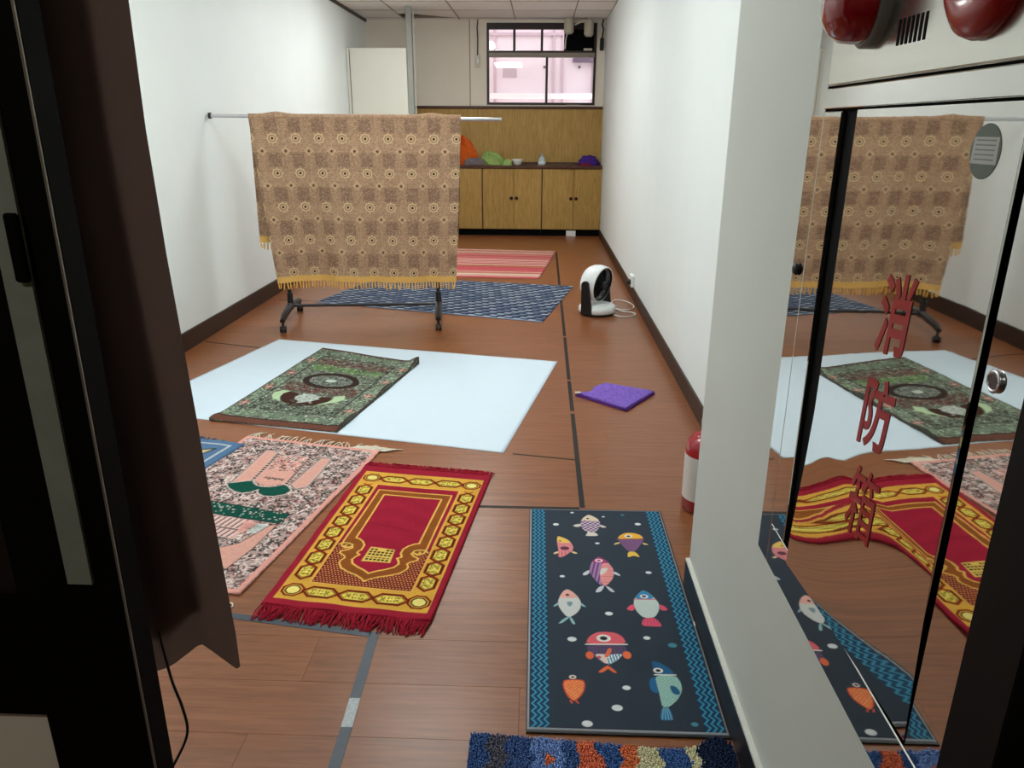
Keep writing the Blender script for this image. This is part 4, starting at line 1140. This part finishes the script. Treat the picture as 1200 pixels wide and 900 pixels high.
# ------------------------------------------------------------------ garment rack and the hanging throw
yaw = math.atan2(.13, 1.105)
RC = Vector((-1.30, 5.565))
def rk(a, b, z):   # rack frame: a along the rail, b across
    c, s = math.cos(yaw), math.sin(yaw)
    return (RC.x+a*c-b*s, RC.y+a*s+b*c, z)
t = thing('garment_rack', 'black and chrome garment rack on castors holding the brown throw', 'rack', (RC.x, RC.y, 0))
ZR = 1.458
for sgn in (-1, 1):
    a = sgn*.552
    MB().tube([rk(a, -.33, .085), rk(a, -.26, .105), rk(a, -.05, .125), rk(a, .05, .125), rk(a, .28, .105), rk(a, .345, .085)], [.018, .024, .028, .028, .024, .018], 10).build('foot', RACKBLK, t)
    for b in (-.32, .335):
        dz = .0065 if (sgn > 0 and b > 0) else 0
        cs = MB(); cs.tube([rk(a, b, .09), rk(a, b, .045)], .010, 8)
        for q_ in (-.012, .012):
            p = rk(a+q_, b, .024+dz); ax = (math.cos(yaw), math.sin(yaw), 0)
            cs.lathe([(.006, -.008), (.0235, -.008), (.0235, .008), (.006, .008)], p, ax, 14)
        cs.build('castor', RACKBLK, t)
    MB().tube([rk(a, 0, .10), rk(a, 0, .22)], .022, 12).build('post_sleeve', RACKBLK, t)
    MB().tube([rk(a, 0, .22), rk(a, 0, 1.43)], .0135, 10).build('post', RACKBLK, t)
    MB().tube([rk(a, 0, 1.41), rk(a, 0, ZR-.012)], .018, 10).build('post_bracket', RACKBLK, t)
MB().tube([rk(-.55, 0, .125), rk(.55, 0, .125)], .011, 10).build('cross_bar', RACKBLK, t)
a0, a1 = -.985, 1.025
MB().tube([rk(a0, 0, ZR+.008), rk(a1, 0, ZR-.006)], .0125, 14).build('rail', CHROME, t)
MB().tube([rk(a0-.006, 0, ZR+.008), rk(a0+.012, 0, ZR+.008)], .021, 14).build('rail_cap', RACKBLK, t)
MB().tube([rk(a1-.01, 0, ZR-.006), rk(a1+.006, 0, ZR-.006)], .0135, 14).build('rail_cap', CHROME, t)

# throw cloth : one continuous sheet over the rail
CWd, FRT, BCK = 1.46, 1.19, .90
nu, nt_ = 330, 500
cv = Canvas(CWd, FRT+BCK, nu, nt_, (184, 150, 122))
rs = np.random.RandomState(91)
tt = FRT-cv.V                      # distance down the front from the rail (negative = back)
S = cv.U
BE = (190, 154, 118); DKB = (128, 98, 80); LT = (206, 176, 136)
tab = np.where(tt > 0, tt, -tt)
ph = (S-.14)/.1615
colm = np.abs(ph-np.round(ph)) < .27
rowp = (tab-.175)/.236; rr_ = rowp-np.floor(rowp)     # 0 at medallion centre
dark = colm & (rr_ > .44) & (rr_ < .82)
cv.mask(((np.sin(S*410)+np.sin(tab*380)) > .3)*.35, (150, 110, 84))
cv.mask(((rr_ > .40) & (rr_ < .95))*.22, (140, 102, 80))
cv.mask(dark*.68, (126, 98, 84))
cv.mask((colm & (np.abs(rr_-.63) > .0))*.10, (140, 100, 84))
cv.mask((np.abs(rr_-.42) < .010)*.5, (126, 92, 72))
cv.mask(((np.abs(ph-np.round(ph)) > .46))*.12, (210, 176, 130))
dots = rs.rand(nt_, nu)
cv.mask((dots > .80)*.42, (112, 84, 68)); cv.mask((dots < .20)*.42, (218, 190, 154))
d2 = rs.rand(nt_//3+1, nu//3+1).repeat(3, 0).repeat(3, 1)[:nt_, :nu]
cv.mask((d2 > .75)*.12, (112, 84, 68)); cv.mask((d2 < .25)*.12, (210, 180, 144))
for row in range(-4, 6):
    for cxi in range(-1, 10):
        for off_u, off_r, kind in ((0, 0, 0), (.5, .36, 1)):
            u = .14+(cxi+off_u)*.1615
            tv = .175+(row+off_r)*.236
            if not (-BCK+.03 < tv < FRT-.03): continue
            if row < 0: tv = -(.175+(-row-1+off_r)*.236)
            if not (-BCK+.03 < tv < FRT-.03): continue
            vv = FRT-tv
            if kind == 0:
                cv.ell(u, vv, .042, .040, (150, 116, 90), a=.6); cv.ell(u, vv, .035, .033, (224, 196, 156)); cv.ell(u, vv, .027, .025, (146, 110, 86))
                for k in range(8):
                    an = k*PI/4; cv.ell(u+.040*math.cos(an), vv+.038*math.sin(an), .0055, .0055, LT, a=.75)
                cv.ell(u, vv, .018, .017, (224, 196, 156)); cv.ell(u, vv, .010, .010, (66, 42, 34))
            else:
                cv.line([(u-.026, vv), (u, vv+.024), (u+.026, vv), (u, vv-.024)], .007, (212, 182, 144), True, a=.9); cv.ell(u, vv, .008, .008, (84, 58, 46))
YLW = (226, 180, 104)
cv.rect(0, 0, CWd, .045, YLW); cv.rect(0, FRT+BCK-.045, CWd, FRT+BCK, YLW)
cv.grain(.10, rs)
RR = .019
front = np.clip(tt, 0, None); back = np.clip(-tt, 0, None)
s01 = S/CWd
# edges along the rail at top and hem
aL = -.725; aR = .745
fr = front/FRT
La = aL+.105*fr; Ra = aR-.055*fr
A = np.where(tt >= 0, La+(Ra-La)*s01, aL-.012*back/BCK+(aR-aL-.02*back)*s01)
arc = PI*RR/2
drop = np.where(np.abs(tt) < arc, 0, np.abs(tt)-arc)
ang = np.clip(tt/RR, -PI/2, PI/2)
Bc = -np.sin(ang)*RR
Zt = ZR+.006+np.cos(ang)*RR*.95-drop
fold = .010*np.sin(s01*19+.6)+.012*np.sin(s01*11+2.2+.4*fr)+.006*np.sin(s01*43)
amp = np.where(tt >= 0, np.clip(front/.5, 0, 1)*(.45+1.25*fr), .8*np.clip(back/.4, 0, 1))
Bc = Bc-np.where(tt >= 0, 1, -1)*(np.clip(np.abs(tt)-arc, 0, .3)*.06)-fold*amp
Zt += .012*np.sin(s01*5.5+.3)*fr*.8+.014*np.exp(-((s01-.13)/.05)**2)*np.clip(1-np.abs(tt)/.03, 0, 1)+.012*np.exp(-((s01-.86)/.05)**2)*np.clip(1-np.abs(tt)/.03, 0, 1)
c_, s_ = math.cos(yaw), math.sin(yaw)
P3 = np.stack([RC.x+A*c_-Bc*s_, RC.y+A*s_+Bc*c_, Zt], -1)
th = thing('brown_throw', 'brown patterned throw with yellow fringe draped over the garment rack', 'throw', (RC.x, RC.y, ZR))
grid_obj('throw_fabric', P3, cv.c, CLOTH, th)
YF = pm('yellow_fringe', (232, 182, 96), .9, .1, noise=.15, nscale=60)
for rowi, nm in ((0, 'front_fringe'), (nt_-1, 'back_fringe')):
    mb = MB(); n = 62
    for k in range(n):
        i = int((k+.5)/n*(nu-1)); p = Vector(P3[rowi, i]); j_ = rs.rand(3)-.5
        L_ = .048*(.8+.4*rs.rand())
        mb.tube([p+Vector((0, 0, .004)), p+Vector((j_[0]*.006, j_[1]*.006, -L_*.5)), p+Vector((j_[0]*.016, j_[1]*.012, -L_))], [.0045, .006, .0045], 5)
    mb.build(nm, YF, th, kind='stuff')

# ------------------------------------------------------------------ fan
FNB = Vector((.475, 5.90, 0))
t = thing('air_circulator', 'white and black air circulator fan on the floor by the right wall', 'fan', tuple(FNB))
MB().lathe([(.124, .002), (.138, .006), (.138, .016), (.13, .020)], FNB, n=32).build('foot_ring', BLACK, t)
MB().lathe([(.14, .020), (.148, .030), (.146, .058), (.13, .078), (.09, .088), (.001, .09)], FNB, n=36).build('base', WHITEP, t)
nrm = Vector((.80, -.57, -.16)).normalized()
gc = Vector((.506, 5.86, .242))
bx = gc-nrm*.062
sidev = nrm.cross(Vector((0, 0, 1))).normalized()   # towards the viewer's left
if sidev.x > 0: sidev = -sidev
MB().lathe([(.133, .004), (.139, .004), (.142, -.006), (.142, -.06), (.130, -.105), (.106, -.140), (.07, -.160), (.001, -.168)], gc, nrm, 36, caps=False).build('shell', WHITEP, t)
gr = MB()
gr.lathe([(.133, -.012), (.133, .006), (.128, .008), (.126, -.012)], gc, nrm, 36, caps=False)
for r in (.030, .050, .070, .090, .110): gr.lathe([(r-.0015, .002), (r, .006), (r+.0015, .002), (r, 0), (r-.0015, .002)], gc, nrm, 32, caps=False)
up_ = sidev.cross(nrm)
for k in range(10):
    an = k*PI/5
    d = sidev*math.cos(an)+up_*math.sin(an)
    gr.tube([gc+d*.02+nrm*.003, gc+d*.129+nrm*.001], .0018, 5)
gr.build('grille', BLACK, t)
MB().lathe([(.022, 0), (.024, .006), (.018, .010), (.001, .011)], gc, nrm, 18).build('hub_cap', BLACK, t)
bl = MB()
bl.lathe([(.131, -.05), (.001, -.05)], gc, nrm, 30)
for k in range(5):
    an = k*2*PI/5; d = sidev*math.cos(an)+up_*math.sin(an); e = sidev*math.cos(an+.9)+up_*math.sin(an+.9)
    bl.add([gc+d*.02-nrm*.03, gc+d*.1-nrm*.02, gc+e*.1-nrm*.035, gc+e*.02-nrm*.04], [(0, 1, 2, 3)])
bl.build('blades', VOID, t)
for sg in (1, -1):
    o_ = bx+sidev*(.152*sg)
    dn = Vector((0, 0, -1)); w_ = Vector((nrm.x, nrm.y, 0)).normalized()
    foot = Vector((FNB.x, FNB.y, 0))+sidev*(.142*sg)-w_*.01
    prof = []
    for k in range(9):
        an = PI*k/8; prof.append(o_+w_*(.031*math.cos(an))+Vector((0, 0, .031*math.sin(an))))
    low = [foot-w_*.046+Vector((0, 0, .018)), foot+w_*.05+Vector((0, 0, .018))]
    poly = prof+[low[0], low[1]]
    th_ = sidev*(.010*sg)
    V = [p-th_ for p in poly]+[p+th_ for p in poly]; n = len(poly)
    Fc = [tuple(range(n-1, -1, -1)), tuple(range(n, 2*n))]+[(i, (i+1) % n, n+(i+1) % n, n+i) for i in range(n)]
    MB().add(V, Fc).build('side_arm', BLACK, t)
MB().tube(spline([(.575, 5.86, .012), (.64, 5.80, .005), (.72, 5.79, .005), (.775, 5.85, .005), (.76, 5.93, .005), (.68, 5.97, .006), (.64, 6.06, .006), (.70, 6.02, .006), (.78, 6.07, .006), (.795, 6.22, .005), (.74, 6.36, .005), (.66, 6.38, .005), (.625, 6.25, .005), (.66, 6.12, .008)]), .0042, 6).build('power_cord', WHITEP, t)

# ------------------------------------------------------------------ fire extinguisher behind the wall corner
EC = Vector((.648, 2.66, 0))
t = thing('fire_extinguisher', 'red fire extinguisher with white label half hidden behind the wall corner', 'extinguisher', tuple(EC))
MB().lathe([(.066, .001), (.075, .008), (.075, .25), (.068, .285), (.045, .312), (.024, .322), (.022, .336)], EC, n=32).build('cylinder', REDEXT, t)
MB().lathe([(.0757, .055), (.0757, .232)], EC, n=32).build('label_wrap', pm('extinguisher_label', (214, 208, 204), .5, .4, noise=.04, nscale=30), t)
MB().lathe([(.022, .336), (.024, .345), (.024, .372), (.012, .378)], EC, n=18).build('valve', CHROME, t)
MB().box((EC.x-.018, EC.y-.010, .378), (EC.x+.095, EC.y+.010, .388), bev=.003).build('handle', CHROME, t)
MB().box((EC.x-.015, EC.y-.009, .396), (EC.x+.095, EC.y+.009, .405), bev=.003).build('lever', BLACK, t)
MB().tube([(EC.x+.02, EC.y, .36), (EC.x+.07, EC.y, .36), (EC.x+.092, EC.y, .30), (EC.x+.092, EC.y, .16)], .008, 8).build('hose', BLACK, t)

# ------------------------------------------------------------------ fire hose cabinet on the near wall
XF = .485
t = thing('fire_hose_cabinet', 'polished steel fire hose cabinet with red lettering on the near right wall', 'cabinet', (.495, 1.08, .55))
CB0, CB1, CZ0, CZ1 = .712, 1.456, .547, 1.80
MB().box((XF+.009, CB0, CZ0), (XN-.0005, CB1, CZ1)).build('back_box', VOID, t)
def plate(name, y0, y1, z0, z1, x=XF, mat_=STEEL, bev=.0015, th=.0085, label=None):
    return MB().box((x, y0, z0), (x+th, y1, z1), bev=bev).build(name, mat_, t, label=label)
plate('outer_lip', 1.392, CB1, CZ0+.0, CZ1, XF+.0005, STEEL)
plate('left_frame', 1.312, 1.390, .640, 1.428, XF)
plate('bottom_frame', CB0, 1.390, CZ0, .637, XF+.0005)
plate('top_rail', CB0, 1.390, 1.432, 1.464, XF-.002)
plate('right_frame', CB0, .797, .640, 1.428, XF)
# door as a slightly wavy sheet
nyd, nzd = 40, 70
Yd = np.linspace(.805, 1.232, nyd); Zd = np.linspace(.642, 1.428, nzd)
YY, ZZ = np.meshgrid(Yd, Zd)
def door_x(Y, Z):
    # the sheet is slightly sprung: it bows near its lower edge
    w_ = np.clip((.96-Z)/.34, 0, 1); w_ = w_*w_*(3-2*w_)
    d_ = Y-.82
    turn = math.radians(1.6)*d_+math.radians(3.0)*d_*d_/(2*.41)
    return XF-.006-w_*turn+.035*np.clip(.90-Z, 0, 1)+.0001*np.sin(Y*14+Z*6)+.00012*np.sin(Z*11+1.2)
XX = door_x(YY, ZZ)
dmb = MB()
V = np.stack([XX, YY, ZZ], -1).reshape(-1, 3); idx = np.arange(nyd*nzd).reshape(nzd, nyd)
Fq = np.stack([idx[:-1, :-1], idx[1:, :-1], idx[1:, 1:], idx[:-1, 1:]], -1).reshape(-1, 4)
dmb.add([tuple(p) for p in V], [tuple(int(i) for i in f) for f in Fq], True)
n_ = nyd*nzd; ring = list(idx[0, :-1])+list(idx[:-1, -1])+list(idx[-1, :0:-1])+list(idx[:0:-1, 0])
dmb.add([tuple(V[i]) for i in ring]+[(XF+.0085, V[i][1], V[i][2]) for i in ring], [(i, i+len(ring), (i+1) % len(ring)+len(ring), (i+1) % len(ring)) for i in range(len(ring))])
door = dmb.build('door', STEEL, t)
plate('alarm_panel', CB0, 1.390, 1.468, CZ1, XF-.001, STEELB, .003)
# lock and knob
lk = MB().lathe([(.0125, 0), (.013, .003), (.010, .005), (.009, .003)], (XF, .773, 1.149), (-1, 0, 0), 20).build('lock', CHROME, t)
MB().lathe([(.0085, .002), (.0085, .0035)], (XF, .773, 1.149), (-1, 0, 0), 16).build('keyhole', pm('lock_core', (70, 46, 40), .4, .5, noise=.05, nscale=60), lk)
MB().lathe([(.010, 0), (.012, .003), (.007, .008), (.001, .009)], (XF, 1.426, 1.152), (-1, 0, 0), 16).build('knob', BLACK, t)
# lettering
def glyph(ch, yc, zc, wy, hz, lift, bold):
    cu = bpy.data.curves.new('lettering', 'FONT'); cu.body = ch; cu.offset = bold; cu.extrude = 0
    o = bpy.data.objects.new('lettering', cu); COL.objects.link(o)
    bpy.context.view_layer.update()
    me = bpy.data.meshes.new_from_object(o.evaluated_get(bpy.context.evaluated_depsgraph_get()))
    bpy.data.objects.remove(o, do_unlink=True); bpy.data.curves.remove(cu)
    bm = bmesh.new(); bm.from_mesh(me)
    bmesh.ops.triangulate(bm, faces=bm.faces[:])
    bmesh.ops.subdivide_edges(bm, edges=[e for e in bm.edges if e.calc_length() > .12], cuts=3, use_grid_fill=True)
    bmesh.ops.triangulate(bm, faces=bm.faces[:])
    bm.to_mesh(me); bm.free()
    co = np.array([v.co[:] for v in me.vertices]); mn, mx = co.min(0), co.max(0)
    loc = origin_of(t)
    for v in me.vertices:
        a = (v.co.x-(mn[0]+mx[0])/2)/(mx[0]-mn[0]); b = (v.co.y-(mn[1]+mx[1])/2)/(mx[1]-mn[1])
        yv, zv = yc-a*wy-b*.006, zc+b*hz+a*.012
        v.co = Vector((float(door_x(yv, zv))-lift, yv, zv))-loc
    me.materials.clear(); me.materials.append(CHARRED)
    ob = bpy.data.objects.new('lettering', me); COL.objects.link(ob); ob.parent = t
glyph('消', 1.006, 1.164, .090, .112, .0008, .022)
glyph('防', 1.010, 1.020, .090, .108, .0008, .022)
glyph('箱', 1.008, .880, .088, .112, .0010, .008)
# oval sticker
oy, oz = .868, 1.378
def oval(name, mat_, ry, rz, dx, zlo=-1, zhi=1, parent=t):
    P = []
    for k in range(40):
        a = 2*PI*k/40; P.append((math.cos(a)*ry, max(zlo*rz, min(zhi*rz, math.sin(a)*rz))))
    V = [(XF-.0056-dx, oy+p[0], oz+p[1]) for p in P]
    return MB().add(V, [tuple(range(39, -1, -1))]).build(name, mat_, parent)
stk = oval('sticker', pm('sticker_grey', (96, 108, 100), .5, .3, noise=.05, nscale=60), .029, .029, .0009)
def band(z0, z1, m_, dx, name):
    w0 = .028*math.sqrt(max(0, 1-(z0/.029)**2)); w1 = .028*math.sqrt(max(0, 1-(z1/.029)**2))
    MB().add([(XF-.0056-dx, oy-w0, oz+z0), (XF-.0056-dx, oy+w0, oz+z0), (XF-.0056-dx, oy+w1, oz+z1), (XF-.0056-dx, oy-w1, oz+z1)], [(3, 2, 1, 0)]).build(name, m_, stk)
band(-.013, .015, pm('sticker_pale', (176, 178, 174), .5, .3, noise=.05, nscale=60), .0012, 'text_panel')
TXT = pm('sticker_print', (120, 124, 120), .5, .3, noise=.05, nscale=60)
for zz in (-.009, -.004, .001, .006, .011):
    MB().box((XF-.0070, oy-.019, oz+zz), (XF-.0069, oy+.019, oz+zz+.0014)).build('print_line', TXT, stk)
# vent slots, alarm lamp and call button on the upper panel
for k in range(7):
    yk = 1.066+k*.0125
    MB().box((XF-.0018, yk-.003, 1.508), (XF-.0009, yk+.003, 1.541)).build('vent_slot', VOID, t)
LC = (XF-.001, 1.232, 1.572)
al = MB().lathe([(.060, 0), (.060, .012), (.056, .016)], LC, (-1, 0, 0), 36).build('lamp_base', LAMPGREY, t)
MB().lathe([(.052, .014), (.054, .026), (.052, .044), (.042, .060), (.024, .071), (.001, .075)], LC, (-1, 0, 0), 36).build('lamp_dome', REDLAMP, t, label='red glossy warning lamp')
CCn = (XF-.001, .928, 1.565)
cbn = MB().lathe([(.070, 0), (.072, .005), (.068, .016), (.054, .026), (.030, .028), (.026, .023)], CCn, (-1, 0, 0), 40).build('call_button', REDPAINT, t, label='round red call button with metal centre')
MB().lathe([(.020, .020), (.020, .026), (.001, .027)], CCn, (-1, 0, 0), 24).build('button_centre', CHROME, cbn)
MB().box((XF-.002, 1.352, 1.537), (XF-.0009, 1.372, 1.546)).build('plate_mark', VOID, t)

# ------------------------------------------------------------------ doorway : right jamb, left jamb, sliding door leaf
JAMB = pm('dark_jamb', (11, 8, 7), .6, .15, noise=.15, nscale=12, stretch=(1, 1, .2))
GLOSSBLK = pm('gloss_black_frame', (13, 11, 10), .65, .08, noise=.1, nscale=12)
struct('trim_2', MB().box((.467, .615, 0), (.98, .70, 2.1), bev=.002), JAMB)
struct('trim_3', MB().box((-.56, .696, 0), (-.437, .716, 2.1), bev=.002), GLOSSBLK)
dl = struct('door_1', MB().box((-.536, .655, 0), (-.421, .690, 2.05), bev=.002), GLOSSBLK)
MB().box((-1.30, .658, .78), (-.537, .687, .928)).build('mid_rail', GLOSSBLK, dl)
MB().box((-1.30, .658, 0), (-.537, .687, .10)).build('bottom_rail', GLOSSBLK, dl)
MB().box((-1.30, .658, 1.95), (-.537, .687, 2.05)).build('top_rail', GLOSSBLK, dl)
MB().box((-1.42, .655, 0), (-1.301, .690, 2.05)).build('outer_stile', GLOSSBLK, dl)
MB().box((-1.30, .669, .929), (-.537, .675, 1.949)).build('upper_panel', pm('brown_smoked_panel', (38, 26, 22), .12, .5, noise=.1, nscale=6), dl)
MB().box((-1.30, .669, .101), (-.537, .675, .779)).build('lower_panel', pm('cream_panel', (240, 232, 214), .6, .3, noise=.02, nscale=6), dl)
MB().box((-.4755, .6505, .955), (-.4500, .6545, 2.0)).build('metal_strip', pm('dull_metal_strip', (148, 154, 142), .5, .4, 0.0, noise=.1, nscale=30), dl)
MB().box((-.4600, .643, 1.268), (-.4480, .6503, 1.328), bev=.002).build('pull_slot', VOID, dl)
MB().box((-.4225, .6525, .70), (-.4205, .6545, 2.0)).build('edge_bead', pm('bright_edge_bead', (150, 140, 128), .35, .5, .5, noise=.05, nscale=20), dl)

# ------------------------------------------------------------------ curtain in the doorway
CURT = translucent_mat('brown_curtain', (98, 78, 70), .33)
t = thing('brown_curtain', 'dark brown curtain hanging just inside the doorway on the left', 'curtain', (-.55, .9, 2.05))
zc = np.array([.60, .637, .70, .745, .904, 1.029, 1.251, 1.397, 1.529, 2.04]); xc = np.array([-.434, -.432, -.4325, -.435, -.443, -.447, -.457, -.460, -.458, -.452])
ns, nz = 90, 120
Vt = np.zeros((nz, ns, 3))
sv = np.linspace(0, .36, ns)
for i, s__ in enumerate(sv):
    # hem height along the width: tip at the right, rising, then level
    hem = np.interp(s__, [0, .004, .045, .055, .075, .12, .36], [.640, .637, .695, .697, .692, .664, .66])
    zz = hem+(2.04-hem)*np.linspace(0, 1, nz)
    Vt[:, i, 2] = zz
    xe = np.interp(zz, zc, xc)
    curl = .028*np.exp(-(s__/.022))
    Vt[:, i, 0] = xe-s__*.85-.006*np.sin(s__*60)
    Vt[:, i, 1] = .872+curl+.014*np.sin(s__*48+.5)*np.clip((2.1-zz)*1.2, .3, 1)+.010*np.sin(s__*23+zz*1.2)
grid_obj('curtain_fabric', Vt, np.ones((nz, ns, 3))*.05, CURT, t)
i0 = 10; k0 = 5
Lv = Vt[k0:, i0:].copy(); Lv[..., 1] += .012
grid_obj('curtain_lining', Lv, np.ones(Lv.shape)*.05, pm('dark_lining', (40, 28, 24), .9, .1, noise=.1, nscale=40), t)
MB().tube([(-1.6, .9, 2.05), (.30, .9, 2.05)], .012, 10).build('curtain_rod', CHROME, t)
MB().tube(spline([(-.515, .86, .74), (-.508, .86, .66), (-.496, .855, .615), (-.492, .85, .575), (-.503, .83, .545), (-.517, .80, .525), (-.540, .76, .52), (-.56, .73, .53)]), .0020, 6).build('dangling_cord', BLACK, t, label='thin black cord')
